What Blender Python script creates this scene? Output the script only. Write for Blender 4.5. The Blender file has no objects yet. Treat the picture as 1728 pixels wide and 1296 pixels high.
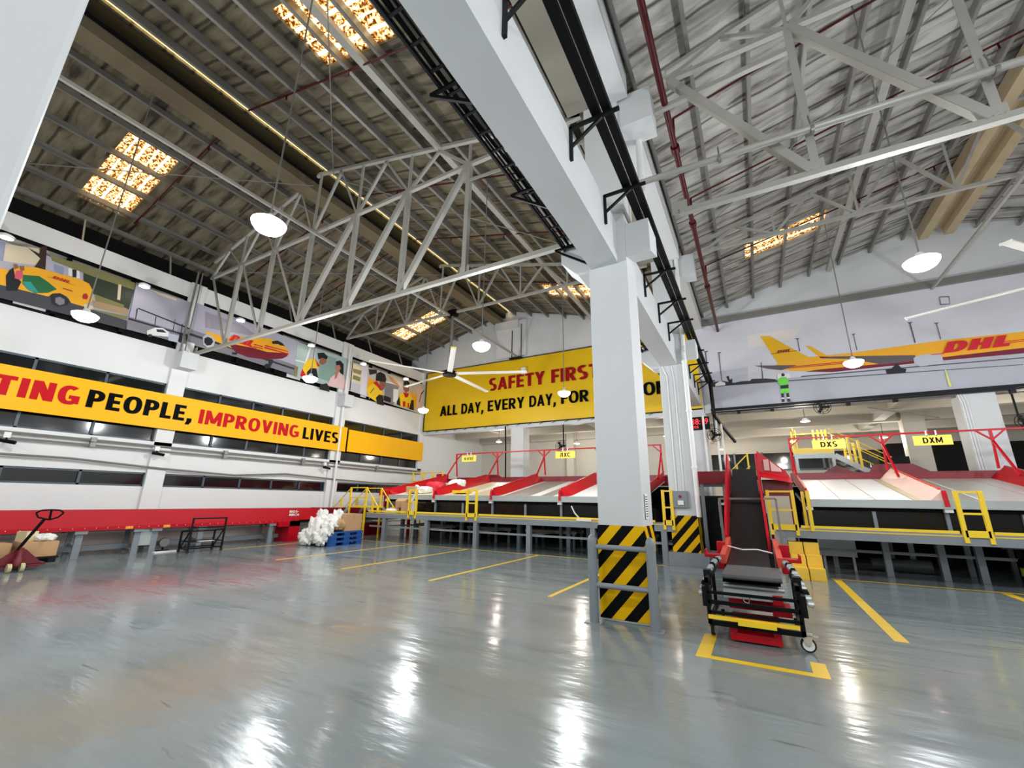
import bpy, math, random
from mathutils import Vector, Matrix
random.seed(7)
S = bpy.context.scene
COL = S.collection
PI = math.pi

# ------------------------------------------------------------------ camera, world, exposure
cam_data = bpy.data.cameras.new('camera'); cam = bpy.data.objects.new('camera', cam_data); COL.objects.link(cam)
cam_data.sensor_width = 36.0; cam_data.lens = 36.0*712/1728; cam_data.clip_start = .05; cam_data.clip_end = 200
cam.matrix_world = Matrix(((0.87192068, 0.11673538, 0.47552831, 0), (0.48940846, -0.23809065, -0.83892324, 0),
                           (0.01528682, 0.9642021, -0.26472745, 1.55), (0, 0, 0, 1)))
S.camera = cam
S.view_settings.view_transform = 'Standard'; S.view_settings.look = 'None'
S.view_settings.gamma = 1.0; S.view_settings.use_curve_mapping = False
S.view_settings.exposure = 0.0
W = bpy.data.worlds.new('sky'); S.world = W; W.use_nodes = True
W.node_tree.nodes['Background'].inputs[0].default_value = (1.0, .88, .68, 1)     # hazy warm evening daylight outside
W.node_tree.nodes['Background'].inputs[1].default_value = 4.5
LAMP_POWER = 160.0
HALL_LAMPS = [(-11.4, -2.5), (-5.2, -2.5), (2.5, -2.5), (-11.4, 2.6), (-5.2, 2.6), (2.5, 2.6), (8.7, 2.6), (-11.4, 7.7), (-5.2, 7.7), (2.5, 7.7),
              (8.7, 7.7), (-11.4, 12.85), (-5.2, 12.7), (2.5, 12.95), (8.7, 12.9)]
LAMP_Z = 5.0

# ------------------------------------------------------------------ materials
def lin(c):
    return tuple(((v/255)/12.92 if v/255 <= .04045 else ((v/255+.055)/1.055)**2.4) for v in c)+(1,)
MATS = {}
def mat(name, c, rough=.5, metal=0.0, var=.06, scale=3.0, bump=0.0, bscale=20.0, coat=0.0, spec=.5, stretch=(1, 1, 1)):
    m = bpy.data.materials.new(name); m.use_nodes = True; n = m.node_tree; N = n.nodes; L = n.links
    b = N['Principled BSDF']; b.inputs['Roughness'].default_value = rough; b.inputs['Metallic'].default_value = metal
    b.inputs['Specular IOR Level'].default_value = spec
    b.inputs['Coat Weight'].default_value = coat; b.inputs['Coat Roughness'].default_value = .08
    tc = N.new('ShaderNodeTexCoord'); mp = N.new('ShaderNodeMapping'); mp.inputs['Scale'].default_value = stretch
    L.new(tc.outputs['Object'], mp.inputs[0])
    ns = N.new('ShaderNodeTexNoise'); ns.inputs['Scale'].default_value = scale; ns.inputs['Detail'].default_value = 5
    L.new(mp.outputs[0], ns.inputs[0])
    mx = N.new('ShaderNodeMix'); mx.data_type = 'RGBA'
    cc = lin(c); mx.inputs[6].default_value = tuple(min(1, v*(1-var)) for v in cc[:3])+(1,)
    mx.inputs[7].default_value = tuple(min(1, v*(1+var)) for v in cc[:3])+(1,)
    L.new(ns.outputs[0], mx.inputs[0]); L.new(mx.outputs[2], b.inputs['Base Color'])
    if bump:
        n2 = N.new('ShaderNodeTexNoise'); n2.inputs['Scale'].default_value = bscale; n2.inputs['Detail'].default_value = 4
        L.new(mp.outputs[0], n2.inputs[0]); bp = N.new('ShaderNodeBump'); bp.inputs['Strength'].default_value = bump
        bp.inputs['Distance'].default_value = .03
        L.new(n2.outputs[0], bp.inputs['Height']); L.new(bp.outputs[0], b.inputs['Normal'])
    MATS[name] = m; return m
def emis(name, c, s):
    m = bpy.data.materials.new(name); m.use_nodes = True; b = m.node_tree.nodes['Principled BSDF']
    b.inputs['Base Color'].default_value = lin(c); b.inputs['Emission Color'].default_value = lin(c); b.inputs['Emission Strength'].default_value = s
    MATS[name] = m; return m

mat('white_wall', (226, 226, 224), .65, var=.04, scale=.8, bump=.1, bscale=8)
mat('concrete_paint', (206, 208, 209), .55, var=.05, scale=1.2, bump=.12, bscale=5)
mat('beige_wall', (205, 199, 188), .7, var=.06, scale=.7)
mat('taupe', (132, 127, 114), .7)
mat('pale_pink', (226, 190, 178), .35)  # pale pink for one divider face and the hopper plates
mat('galv_steel', (134, 132, 127), .42, .35, var=.12, scale=4)
mat('white_steel', (166, 164, 157), .4, .1, var=.12, scale=3)
mat('grey_paint', (128, 135, 141), .4, var=.08)
mat('dark_steel', (20, 21, 25), .45, .1, var=.1, spec=.2)
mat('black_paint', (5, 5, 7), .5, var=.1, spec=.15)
mat('black_hole', (6, 6, 7), .9, var=.05)  # flat black that paints in the darkness of gaps and openings
mat('red_paint', (182, 3, 26), .4, var=.1, scale=2, spec=.3)
mat('deep_red', (120, 8, 24), .35, var=.12)
mat('orange_red', (206, 70, 52), .4, var=.1)
mat('pipe_red', (72, 6, 14), .4, var=.1, spec=.3)
mat('ridge_tan_lit', (178, 160, 128), .6, var=.15, scale=2)  # tan lightened so the lit ridge interior is in the colour
mat('rail_yellow', (246, 208, 44), .4, var=.06)
mat('line_yellow', (232, 190, 40), .35, var=.1, scale=9)
mat('step_yellow', (240, 196, 66), .45, var=.07)
mat('sign_yellow', (250, 224, 92), .5, var=.02)
mat('banner_yellow', (248, 182, 8), .5, var=.05, scale=.6, spec=.2)
mat('banner_gold', (226, 186, 14), .38, var=.06, scale=.5, bump=.25, bscale=1.2)
mat('letter_red', (196, 4, 22), .55, var=.02, spec=.15)
mat('letter_dark_red', (150, 10, 22), .55, var=.02, spec=.15)
mat('letter_black', (4, 5, 10), .6, var=.02, spec=.06)
mat('stainless', (205, 205, 200), .3, .55, var=.08, scale=1, stretch=(1, 6, 1))
mat('slide_white', (238, 238, 234), .35, var=.04)
mat('slide_grey', (176, 176, 168), .3, .4, var=.1)
mat('slide_cream', (222, 210, 172), .35, .1, var=.08)
mat('lip_grey', (168, 174, 172), .4, .2, var=.06)
mat('belt_grey', (72, 76, 76), .5, var=.08, scale=6)
mat('belt_dark', (13, 11, 9), .4, var=.5, scale=1.2, spec=.18)
mat('alu', (205, 207, 208), .3, .7, var=.08)
mat('guard_glass', (22, 22, 19), .15, var=.5, scale=1.6, coat=.15)
mat('cardboard', (190, 150, 108), .8, var=.1, scale=3)
mat('kraft', (176, 142, 100), .75, var=.15, scale=5)
mat('bag_white', (236, 234, 228), .45, var=.06, bump=.9, bscale=9)
mat('bag_red', (206, 40, 60), .45, var=.2, bump=.6, bscale=8)
mat('pallet_blue', (34, 84, 156), .45, var=.08)
mat('jack_red', (108, 16, 30), .4, var=.12)
mat('nylon', (196, 184, 140), .4)
mat('rubber', (20, 20, 21), .7)
mat('plastic_white', (232, 232, 230), .4)
mat('window_frame', (72, 82, 90), .4, .3)
mat('window_dark', (12, 15, 18), .08, var=.5, scale=.9, coat=.6)
mat('fan_white', (222, 220, 210), .35)
mat('ridge_beige', (112, 100, 78), .6, var=.2, scale=1)
mat('orange_sticker', (246, 150, 40), .5)
mat('paper', (238, 238, 236), .7)
mat('green_can', (160, 190, 60), .5)
for nm, c in dict(mLil=(176, 172, 186), mLil2=(150, 146, 160), mCream=(214, 200, 172), mBlueG=(140, 148, 172), mWhite=(232, 230, 228), mDark=(38, 38, 46),
                  mDkGreen=(50, 58, 42), mOlive=(128, 124, 78), mTrunk=(58, 36, 32), mSand=(168, 138, 104), mRoad=(66, 66, 72), mYel=(240, 172, 32),
                  mGreen=(34, 104, 62), mTeal=(40, 152, 140), mGrey=(128, 126, 134), mGrey2=(186, 186, 196), mRed2=(180, 36, 40), mRed=(206, 18, 40), mInk=(20, 22, 30),
                  mPink=(214, 84, 110), mBrown=(150, 92, 70), mBrown2=(178, 120, 96), mPinkG=(178, 150, 152), mMaroon=(116, 14, 40), mMint=(168, 186, 184),
                  mMint2=(132, 160, 150), mYel2=(244, 200, 36), mPinkS=(226, 190, 188), mSand2=(198, 190, 176), mLilW=(216, 210, 222), mSkinY=(206, 140, 90),
                  mSkinW=(226, 192, 170), mSky=(206, 206, 214), mSkyD=(188, 190, 200), mSkyL=(218, 210, 208), mTar=(176, 177, 188), mTarD=(70, 72, 84),
                  mYelD=(226, 172, 16), mWing=(94, 84, 88), mHiVis=(110, 216, 70), mYelL=(214, 214, 120)).items():
    mat(nm, c, .5, var=.07, scale=1.5)
emis('lamp_glow', (255, 252, 244), 14.0)
emis('small_glow', (255, 244, 224), 12.0)
emis('led_red', (255, 50, 64), 1.6)
emis('tube_glow', (255, 250, 235), 6.0)

MATS['guard_glass'].node_tree.nodes['Principled BSDF'].inputs['Alpha'].default_value = .6

def floor_material():
    m = bpy.data.materials.new('epoxy_floor'); m.use_nodes = True; N = m.node_tree.nodes; L = m.node_tree.links
    b = N['Principled BSDF']; tc = N.new('ShaderNodeTexCoord')
    def noise(sc, stretch, det=4, rot=0.0):
        mp = N.new('ShaderNodeMapping'); mp.inputs['Scale'].default_value = stretch; mp.inputs['Rotation'].default_value = (0, 0, rot)
        L.new(tc.outputs['Object'], mp.inputs[0]); n = N.new('ShaderNodeTexNoise'); n.inputs['Scale'].default_value = sc; n.inputs['Detail'].default_value = det
        L.new(mp.outputs[0], n.inputs[0]); return n.outputs[0]
    def ramp(src, a, ca, bb, cb):
        r = N.new('ShaderNodeValToRGB'); r.color_ramp.elements[0].position = a; r.color_ramp.elements[0].color = ca
        r.color_ramp.elements[1].position = bb; r.color_ramp.elements[1].color = cb; L.new(src, r.inputs[0]); return r.outputs[0]
    def mix(f, a, c, fac=None, mode='MIX'):
        x = N.new('ShaderNodeMix'); x.data_type = 'RGBA'; x.blend_type = mode
        if f is None: x.inputs[0].default_value = fac
        else: L.new(f, x.inputs[0])
        for i, v in ((6, a), (7, c)):
            if isinstance(v, tuple): x.inputs[i].default_value = v
            else: L.new(v, x.inputs[i])
        return x.outputs[2]
    k = (0, 0, 0, 1); w = (1, 1, 1, 1)
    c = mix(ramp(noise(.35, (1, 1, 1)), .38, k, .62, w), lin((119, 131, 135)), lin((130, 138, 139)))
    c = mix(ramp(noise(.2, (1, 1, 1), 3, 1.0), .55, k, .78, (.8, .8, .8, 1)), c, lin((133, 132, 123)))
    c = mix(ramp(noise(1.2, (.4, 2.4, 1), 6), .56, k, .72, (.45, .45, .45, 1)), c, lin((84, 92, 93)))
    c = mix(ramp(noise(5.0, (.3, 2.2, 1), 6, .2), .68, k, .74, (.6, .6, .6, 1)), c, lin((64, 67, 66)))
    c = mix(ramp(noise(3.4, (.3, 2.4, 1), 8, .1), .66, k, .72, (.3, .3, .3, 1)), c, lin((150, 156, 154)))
    L.new(c, b.inputs['Base Color'])
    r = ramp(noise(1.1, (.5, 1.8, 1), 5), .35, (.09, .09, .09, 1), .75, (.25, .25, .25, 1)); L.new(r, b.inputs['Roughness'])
    b.inputs['Specular IOR Level'].default_value = .5
    bp = N.new('ShaderNodeBump'); bp.inputs['Strength'].default_value = .32; bp.inputs['Distance'].default_value = .02
    L.new(noise(2.3, (.5, 1.6, 1), 2), bp.inputs['Height'])
    bp2 = N.new('ShaderNodeBump'); bp2.inputs['Strength'].default_value = .26; bp2.inputs['Distance'].default_value = .01
    L.new(noise(9, (.4, 1.5, 1), 3, .12), bp2.inputs['Height']); L.new(bp.outputs[0], bp2.inputs['Normal'])
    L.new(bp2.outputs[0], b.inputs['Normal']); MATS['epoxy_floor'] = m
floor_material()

def foil_material(name, a, bcol, seam):
    """crinkled insulation foil under the roof sheets, with dark seams across and wrinkles"""
    m = bpy.data.materials.new(name); m.use_nodes = True; N = m.node_tree.nodes; L = m.node_tree.links
    b = N['Principled BSDF']; b.inputs['Roughness'].default_value = .5; b.inputs['Metallic'].default_value = .15
    tc = N.new('ShaderNodeTexCoord'); mp = N.new('ShaderNodeMapping'); mp.inputs['Scale'].default_value = (.55, 2.6, 1)
    L.new(tc.outputs['Object'], mp.inputs[0])
    n = N.new('ShaderNodeTexNoise'); n.inputs['Scale'].default_value = 1.6; n.inputs['Detail'].default_value = 6; n.inputs['Distortion'].default_value = .6
    L.new(mp.outputs[0], n.inputs[0])
    r = N.new('ShaderNodeValToRGB'); e = r.color_ramp.elements; e[0].position = .33; e[0].color = lin(seam); e[1].position = .62; e[1].color = lin(bcol)
    x = e.new(.44); x.color = lin(a); L.new(n.outputs[0], r.inputs[0])
    wv = N.new('ShaderNodeTexWave'); wv.bands_direction = 'Y'; wv.inputs['Scale'].default_value = .52; wv.inputs['Distortion'].default_value = 1.1; wv.inputs['Detail'].default_value = 3
    wv.inputs['Detail Scale'].default_value = 1.5
    L.new(tc.outputs['Object'], wv.inputs[0]); rr = N.new('ShaderNodeValToRGB'); rr.color_ramp.elements[0].position = 0.0; rr.color_ramp.elements[0].color = (.25, .22, .2, 1)
    rr.color_ramp.elements[1].position = .055; rr.color_ramp.elements[1].color = (1, 1, 1, 1); L.new(wv.outputs[0], rr.inputs[0])
    mx = N.new('ShaderNodeMix'); mx.data_type = 'RGBA'; mx.blend_type = 'MULTIPLY'; mx.inputs[0].default_value = 1; L.new(r.outputs[0], mx.inputs[6]); L.new(rr.outputs[0], mx.inputs[7])
    L.new(mx.outputs[2], b.inputs['Base Color'])
    bp = N.new('ShaderNodeBump'); bp.inputs['Strength'].default_value = .8; bp.inputs['Distance'].default_value = .06; L.new(n.outputs[0], bp.inputs['Height']); L.new(bp.outputs[0], b.inputs['Normal'])
    MATS[name] = m
foil_material('foil_olive', (100, 92, 73), (124, 116, 95), (54, 48, 40))
foil_material('foil_silver', (160, 157, 150), (192, 190, 184), (90, 86, 80))

def skylight_material():
    m = bpy.data.materials.new('fibreglass_panel'); m.use_nodes = True; N = m.node_tree.nodes; L = m.node_tree.links
    N.remove(N['Principled BSDF']); out = N['Material Output']
    tc = N.new('ShaderNodeTexCoord'); n = N.new('ShaderNodeTexNoise'); n.inputs['Scale'].default_value = 16; n.inputs['Detail'].default_value = 8
    L.new(tc.outputs['Object'], n.inputs[0]); r = N.new('ShaderNodeValToRGB'); e = r.color_ramp.elements
    e[0].position = .40; e[0].color = lin((58, 30, 10)); e[1].position = .60; e[1].color = lin((238, 214, 168)); x = e.new(.49); x.color = lin((150, 98, 46))
    L.new(n.outputs[0], r.inputs[0])
    t = N.new('ShaderNodeBsdfTranslucent'); L.new(r.outputs[0], t.inputs[0]); tr = N.new('ShaderNodeBsdfTransparent'); L.new(r.outputs[0], tr.inputs[0])
    mx = N.new('ShaderNodeMixShader'); mx.inputs[0].default_value = .35; L.new(t.outputs[0], mx.inputs[1]); L.new(tr.outputs[0], mx.inputs[2]); L.new(mx.outputs[0], out.inputs[0])
    MATS['fibreglass_panel'] = m
    c = m.copy(); c.name = 'fibreglass_clean'
    for e, k in zip([q for q in c.node_tree.nodes if q.type == 'VALTORGB'][0].color_ramp.elements, ((255, 240, 200), (255, 246, 215), (255, 250, 230))): e.color = lin(k)
    MATS['fibreglass_clean'] = c
skylight_material()

def stripes_material():
    m = bpy.data.materials.new('hazard_stripes'); m.use_nodes = True; N = m.node_tree.nodes; L = m.node_tree.links
    b = N['Principled BSDF']; b.inputs['Roughness'].default_value = .4; tc = N.new('ShaderNodeTexCoord'); sp = N.new('ShaderNodeSeparateXYZ'); L.new(tc.outputs['Object'], sp.inputs[0])
    def mth(op, a, c):
        q = N.new('ShaderNodeMath'); q.operation = op
        for i, v in enumerate((a, c)):
            if isinstance(v, (int, float)): q.inputs[i].default_value = v
            else: L.new(v, q.inputs[i])
        return q.outputs[0]
    t = mth('SUBTRACT', sp.outputs[2], mth('MULTIPLY', sp.outputs[0], 1.12)); t = mth('ADD', t, mth('MULTIPLY', sp.outputs[1], 1.12))
    t = mth('ADD', t, 20.0); t = mth('FRACT', mth('DIVIDE', t, .385), 0); g = mth('GREATER_THAN', t, .5)
    x = N.new('ShaderNodeMix'); x.data_type = 'RGBA'; x.inputs[6].default_value = lin((232, 180, 12)); x.inputs[7].default_value = lin((3, 3, 5)); b.inputs['Specular IOR Level'].default_value = .12; L.new(g, x.inputs[0]); L.new(x.outputs[2], b.inputs['Base Color'])
    MATS['hazard_stripes'] = m
stripes_material()

# ------------------------------------------------------------------ mesh helpers
WL = {}
class MB:
    def __init__(s): s.v = []; s.f = []; s.m = []; s.cur = 0
    def face(s, pts):
        n = len(s.v); s.v += [tuple(p) for p in pts]; s.f.append(tuple(range(n, n+len(pts)))); s.m.append(s.cur)
    def box(s, x0, x1, y0, y1, z0, z1):
        n = len(s.v); s.v += [(x, y, z) for z in (z0, z1) for y in (y0, y1) for x in (x0, x1)]
        for q in ((0, 2, 3, 1), (4, 5, 7, 6), (0, 1, 5, 4), (2, 6, 7, 3), (0, 4, 6, 2), (1, 3, 7, 5)):
            s.f.append(tuple(n+i for i in q)); s.m.append(s.cur)
        return s
    def frame(s, p, q, up=(0, 0, 1)):
        d = Vector(q)-Vector(p); l = d.length; d.normalize(); u = Vector(up)
        if abs(d.dot(u)) > .98: u = Vector((0, 1, 0))
        r = d.cross(u).normalized(); u = r.cross(d); return d, r, u, l
    def bar(s, p, q, w, h, up=(0, 0, 1)):
        d, r, u, l = s.frame(p, q, up); n = len(s.v); p = Vector(p); q = Vector(q)
        for e in (p, q):
            for a, b in ((-1, -1), (1, -1), (1, 1), (-1, 1)): s.v.append(tuple(e+r*a*w/2+u*b*h/2))
        for k in range(4): s.f.append((n+k, n+(k+1) % 4, n+4+(k+1) % 4, n+4+k)); s.m.append(s.cur)
        s.f.append((n+3, n+2, n+1, n)); s.f.append((n+4, n+5, n+6, n+7)); s.m += [s.cur]*2
        return s
    def angle(s, p, q, w=.07, t=.01, up=(0, 0, 1)):
        """rolled steel angle: two thin legs"""
        d, r, u, l = s.frame(p, q, up); p = Vector(p); q = Vector(q)
        s.bar(p-u*w/2, q-u*w/2, w, t, u); s.bar(p-r*w/2, q-r*w/2, t, w, u); return s
    def tube(s, p, q, r, n=10, r2=None, cap=True):
        d, a, u, l = s.frame(p, q); b0 = len(s.v); r2 = r if r2 is None else r2
        for e, rr in ((Vector(p), r), (Vector(q), r2)):
            for k in range(n):
                t = 2*PI*k/n; s.v.append(tuple(e+a*math.cos(t)*rr+u*math.sin(t)*rr))
        for k in range(n): s.f.append((b0+k, b0+(k+1) % n, b0+n+(k+1) % n, b0+n+k)); s.m.append(s.cur)
        if cap: s.f.append(tuple(b0+k for k in range(n))[::-1]); s.f.append(tuple(b0+n+k for k in range(n))); s.m += [s.cur]*2
        return s
    def path(s, pts, r, n=8):
        for a, b in zip(pts, pts[1:]): s.tube(a, b, r, n)
        return s
    def lathe(s, c, prof, n=20, axis='z'):
        b0 = len(s.v); c = Vector(c)
        for r, h in prof:
            for k in range(n):
                t = 2*PI*k/n; a, b = r*math.cos(t), r*math.sin(t)
                s.v.append(tuple(c+(Vector((a, b, h)) if axis == 'z' else Vector((h, a, b)) if axis == 'x' else Vector((a, h, b)))))
        for i in range(len(prof)-1):
            for k in range(n): s.f.append((b0+i*n+k, b0+i*n+(k+1) % n, b0+(i+1)*n+(k+1) % n, b0+(i+1)*n+k)); s.m.append(s.cur)
        s.f.append(tuple(b0+k for k in range(n))[::-1]); e = b0+(len(prof)-1)*n; s.f.append(tuple(e+k for k in range(n))); s.m += [s.cur]*2
        return s
    def prism(s, pts, a, b, axis='x'):
        """extrude a 2D outline between a and b along axis; x: pts=(y,z), y: pts=(x,z), z: pts=(x,y)"""
        mk = {'x': lambda p, t: (t, p[0], p[1]), 'y': lambda p, t: (p[0], t, p[1]), 'z': lambda p, t: (p[0], p[1], t)}[axis]
        n = len(pts); b0 = len(s.v); s.v += [mk(p, a) for p in pts]+[mk(p, b) for p in pts]
        s.f.append(tuple(b0+k for k in range(n))[::-1]); s.f.append(tuple(b0+n+k for k in range(n)))
        for k in range(n): s.f.append((b0+k, b0+(k+1) % n, b0+n+(k+1) % n, b0+n+k))
        s.m += [s.cur]*(n+2); return s
    def text(s, txt, O, U, V, w, h, shear=0.0, bold=.0):
        """lettering: fits the string to width w, capital height h from the lower left corner O"""
        cu = bpy.data.curves.new('t', 'FONT'); cu.body = txt; cu.offset = bold; cu.resolution_u = 3
        ob = bpy.data.objects.new('t', cu); me = bpy.data.meshes.new_from_object(ob)
        cap = .729+2*bold*.5; xs = [v.co.x for v in me.vertices]; x0, x1 = min(xs), max(xs); b0 = len(s.v)
        O = Vector(O); U = Vector(U); V = Vector(V)
        for v in me.vertices:
            y = v.co.y/cap*h; x = (v.co.x-x0)/(x1-x0)*w+shear*y; s.v.append(tuple(O+U*x+V*y))
        for p in me.polygons: s.f.append(tuple(b0+i for i in p.vertices)); s.m.append(s.cur)
        bpy.data.objects.remove(ob); bpy.data.curves.remove(cu); bpy.data.meshes.remove(me); return s
    def build(s, name, mats, parent=None, smooth=False, bevel=0.0):
        me = bpy.data.meshes.new(name); me.from_pydata(s.v, [], s.f)
        if isinstance(mats, str): mats = [mats]
        for m in mats: me.materials.append(MATS[m])
        me.polygons.foreach_set('material_index', s.m)
        if smooth: me.polygons.foreach_set('use_smooth', [True]*len(s.f))
        me.update(); o = bpy.data.objects.new(name, me); COL.objects.link(o)
        if smooth:
            try: me.set_sharp_from_angle(angle=math.radians(40))
            except Exception: pass
        if bevel:
            b = o.modifiers.new('bevel', 'BEVEL'); b.width = bevel; b.segments = 2; b.limit_method = 'ANGLE'
        WL[o.name] = Vector((0, 0, 0))
        if parent is not None:
            o.parent = parent; o.location = -WL[parent.name]
        return o
def thing(name, label, cat, loc=(0, 0, 0), group=None):
    o = bpy.data.objects.new(name, None); COL.objects.link(o); o.location = loc; o.empty_display_size = .2; WL[o.name] = Vector(loc)
    return tag(o, label, cat, group)
def tag(o, label, cat, group=None, kind=None):
    o['label'] = label; o['category'] = cat
    if group: o['group'] = group
    if kind: o['kind'] = kind
    return o
def struct(o): o['kind'] = 'structure'; return o
def copy_tree(o, parent=None):
    c = o.copy(); COL.objects.link(c); c.parent = parent
    for ch in list(o.children): copy_tree(ch, c)
    return c
def dup(o, loc, label, rz=None):
    c = copy_tree(o); c.location = loc; c['label'] = label
    if rz is not None: c.rotation_euler.z = rz
    return c
ORD = ['first', 'second', 'third', 'fourth', 'fifth', 'sixth', 'seventh', 'eighth', 'ninth', 'tenth', 'eleventh', 'twelfth', 'thirteenth', 'fourteenth', 'fifteenth', 'sixteenth', 'seventeenth', 'eighteenth']
# ------------------------------------------------------------------ heavy sign-writer's capitals, drawn from strokes (unit cap height)
def _ring(cx, cy, rx, ry, tx, ty, a0, a1, n=20, e=.86):
    out = []
    def P(a, rx, ry):
        c, s = math.cos(a), math.sin(a); return (cx+math.copysign(abs(c)**e, c)*rx, cy+math.copysign(abs(s)**e, s)*ry)
    for i in range(n):
        a = math.radians(a0+(a1-a0)*i/n); b = math.radians(a0+(a1-a0)*(i+1)/n)
        out.append([P(a, rx, ry), P(b, rx, ry), P(b, rx-tx, ry-ty), P(a, rx-tx, ry-ty)])
    return out
def _r(x0, x1, y0, y1): return [[(x0, y0), (x1, y0), (x1, y1), (x0, y1)]]
def _d(xa, ya, xb, yb, t): return [[(xa, ya), (xa+t, ya), (xb+t, yb), (xb, yb)]]      # slanted bar with flat ends
def glyph(c, t):
    h = t*.82
    if c == 'I': return _r(0, t, 0, 1), t
    if c == 'L': return _r(0, t, 0, 1)+_r(0, .48, 0, h), .48
    if c == 'E': return _r(0, t, 0, 1)+_r(0, .52, 0, h)+_r(0, .52, 1-h, 1)+_r(0, .48, .5-h*.5, .5+h*.5), .52
    if c == 'F': return _r(0, t, 0, 1)+_r(0, .5, 1-h, 1)+_r(0, .46, .46-h*.4, .46+h*.6), .5
    if c == 'T': w = .6; return _r(w/2-t/2, w/2+t/2, 0, 1)+_r(0, w, 1-h, 1), w
    if c == 'H': w = .66; return _r(0, t, 0, 1)+_r(w-t, w, 0, 1)+_r(0, w, .5-h/2, .5+h/2), w
    if c == 'N': w = .68; return _r(0, t*.95, 0, 1)+_r(w-t*.95, w, 0, 1)+_d(w-t*1.15, 0, 0, 1, t*1.15), w
    if c == 'M': w = .86; return _r(0, t*.9, 0, 1)+_r(w-t*.9, w, 0, 1)+_d(w/2-t*.5, .12, 0, 1, t)+_d(w/2-t*.5, .12, w-t, 1, t), w
    if c == 'A': w = .7; return _d(0, 0, w/2-t/2, 1, t)+_d(w-t, 0, w/2-t/2, 1, t)+_r(.16, w-.16, .2, .2+h), w
    if c == 'V': w = .68; return _d(w/2-t/2, 0, 0, 1, t)+_d(w/2-t/2, 0, w-t, 1, t), w
    if c == 'Y': w = .66; return _d(w/2-t/2, .42, 0, 1, t)+_d(w/2-t/2, .42, w-t, 1, t)+_r(w/2-t/2, w/2+t/2, 0, .46), w
    if c == 'W': w = .98; q = .26; return _d(q-t/2, 0, 0, 1, t)+_d(q-t/2, 0, w/2-t/2, .9, t)+_d(w-q-t/2, 0, w/2-t/2, .9, t)+_d(w-q-t/2, 0, w-t, 1, t), w
    if c == 'X': w = .66; return _d(0, 0, w-t*1.1, 1, t*1.1)+_d(w-t*1.1, 0, 0, 1, t*1.1), w
    if c == 'O': w = .72; return _ring(w/2, .5, w/2, .52, t, h, 0, 360, 36), w
    if c == 'C': w = .66; return _ring(w/2+.04, .5, w/2+.04, .52, t, h, 52, 308, 30), w
    if c == 'G': w = .7; return _ring(w/2+.01, .5, w/2+.01, .52, t, h, 52, 300, 30)+_r(w-t, w, .06, .5)+_r(w/2, w, .5-h, .5), w
    if c == 'D': w = .68; return _r(0, t, 0, 1)+_r(0, w/2, 0, h)+_r(0, w/2, 1-h, 1)+_ring(w/2-.04, .5, w/2+.04, .5, t, h, -90, 90, 18), w
    if c == 'P': w = .6; return _r(0, t, 0, 1)+_r(0, w/2, 1-h, 1)+_r(0, w/2, .36, .36+h)+_ring(w/2-.04, .68, w/2+.04, .32, t, h, -90, 90, 16), w
    if c == 'R': w = .64; return _r(0, t, 0, 1)+_r(0, w/2, 1-h, 1)+_r(0, w/2, .38, .38+h)+_ring(w/2-.06, .69, w/2+.03, .31, t, h, -90, 90, 16)+_d(w-t*1.1, 0, w/2-t*.6, .42, t*1.12), w
    if c == 'S':
        w = .58; return _ring(w/2, .735, w/2, .285, t, h, 40, 270, 22)+_ring(w/2, .265, w/2, .285, t, h, 90, -140, 22), w
    if c == 'B': w = .6; return _r(0, t, 0, 1)+_r(0, w/2, 1-h, 1)+_r(0, w/2, .5-h/2, .5+h/2)+_r(0, w/2, 0, h)+_ring(w/2-.04, .74, w/2+.02, .26, t, h, -90, 90, 12)+_ring(w/2-.04, .27, w/2+.04, .27, t, h, -90, 90, 12), w
    if c == 'Л': w = .62; return _r(w-t, w, .1, 1)+_r(.1, w, 1-h, 1)+_d(0, 0, .16, 1, t)+_r(w-t, w+.08, .02, .1), w+.06
    if c == ',': return [[(.02, 0), (.02, h*1.15), (.02+t, h*1.15), (.02+t, 0), (.02+t*.55, -.2), (-.04, -.2)]], t
    if c == '-': return _r(0, .3, .36, .36+h), .3
    return [], .3
def sign_text(s, txt, O, U, V, w, h, shear=0.0, t=.2, gap=.1):
    polys = []; x = 0.0
    for c in txt:
        g, gw = glyph(c, t)
        polys += [[(x+a, b) for a, b in p] for p in g]; x += gw+gap
    k = w/(x-gap); O = Vector(O); U = Vector(U); V = Vector(V); N = U.cross(V).normalized()
    for i, p in enumerate(polys): s.face([O+U*(a*k+shear*b*h)+V*(b*h)+N*(.0002*(i % 5)) for a, b in p])
    return s
MB.sign = sign_text
def words(parent, mm, lst, name='lettering', **kw):
    """one part per word: (text, origin, U, V, width, height)"""
    for a in lst: m = MB(); m.sign(*a, **kw); m.build(name, mm, parent)
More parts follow.
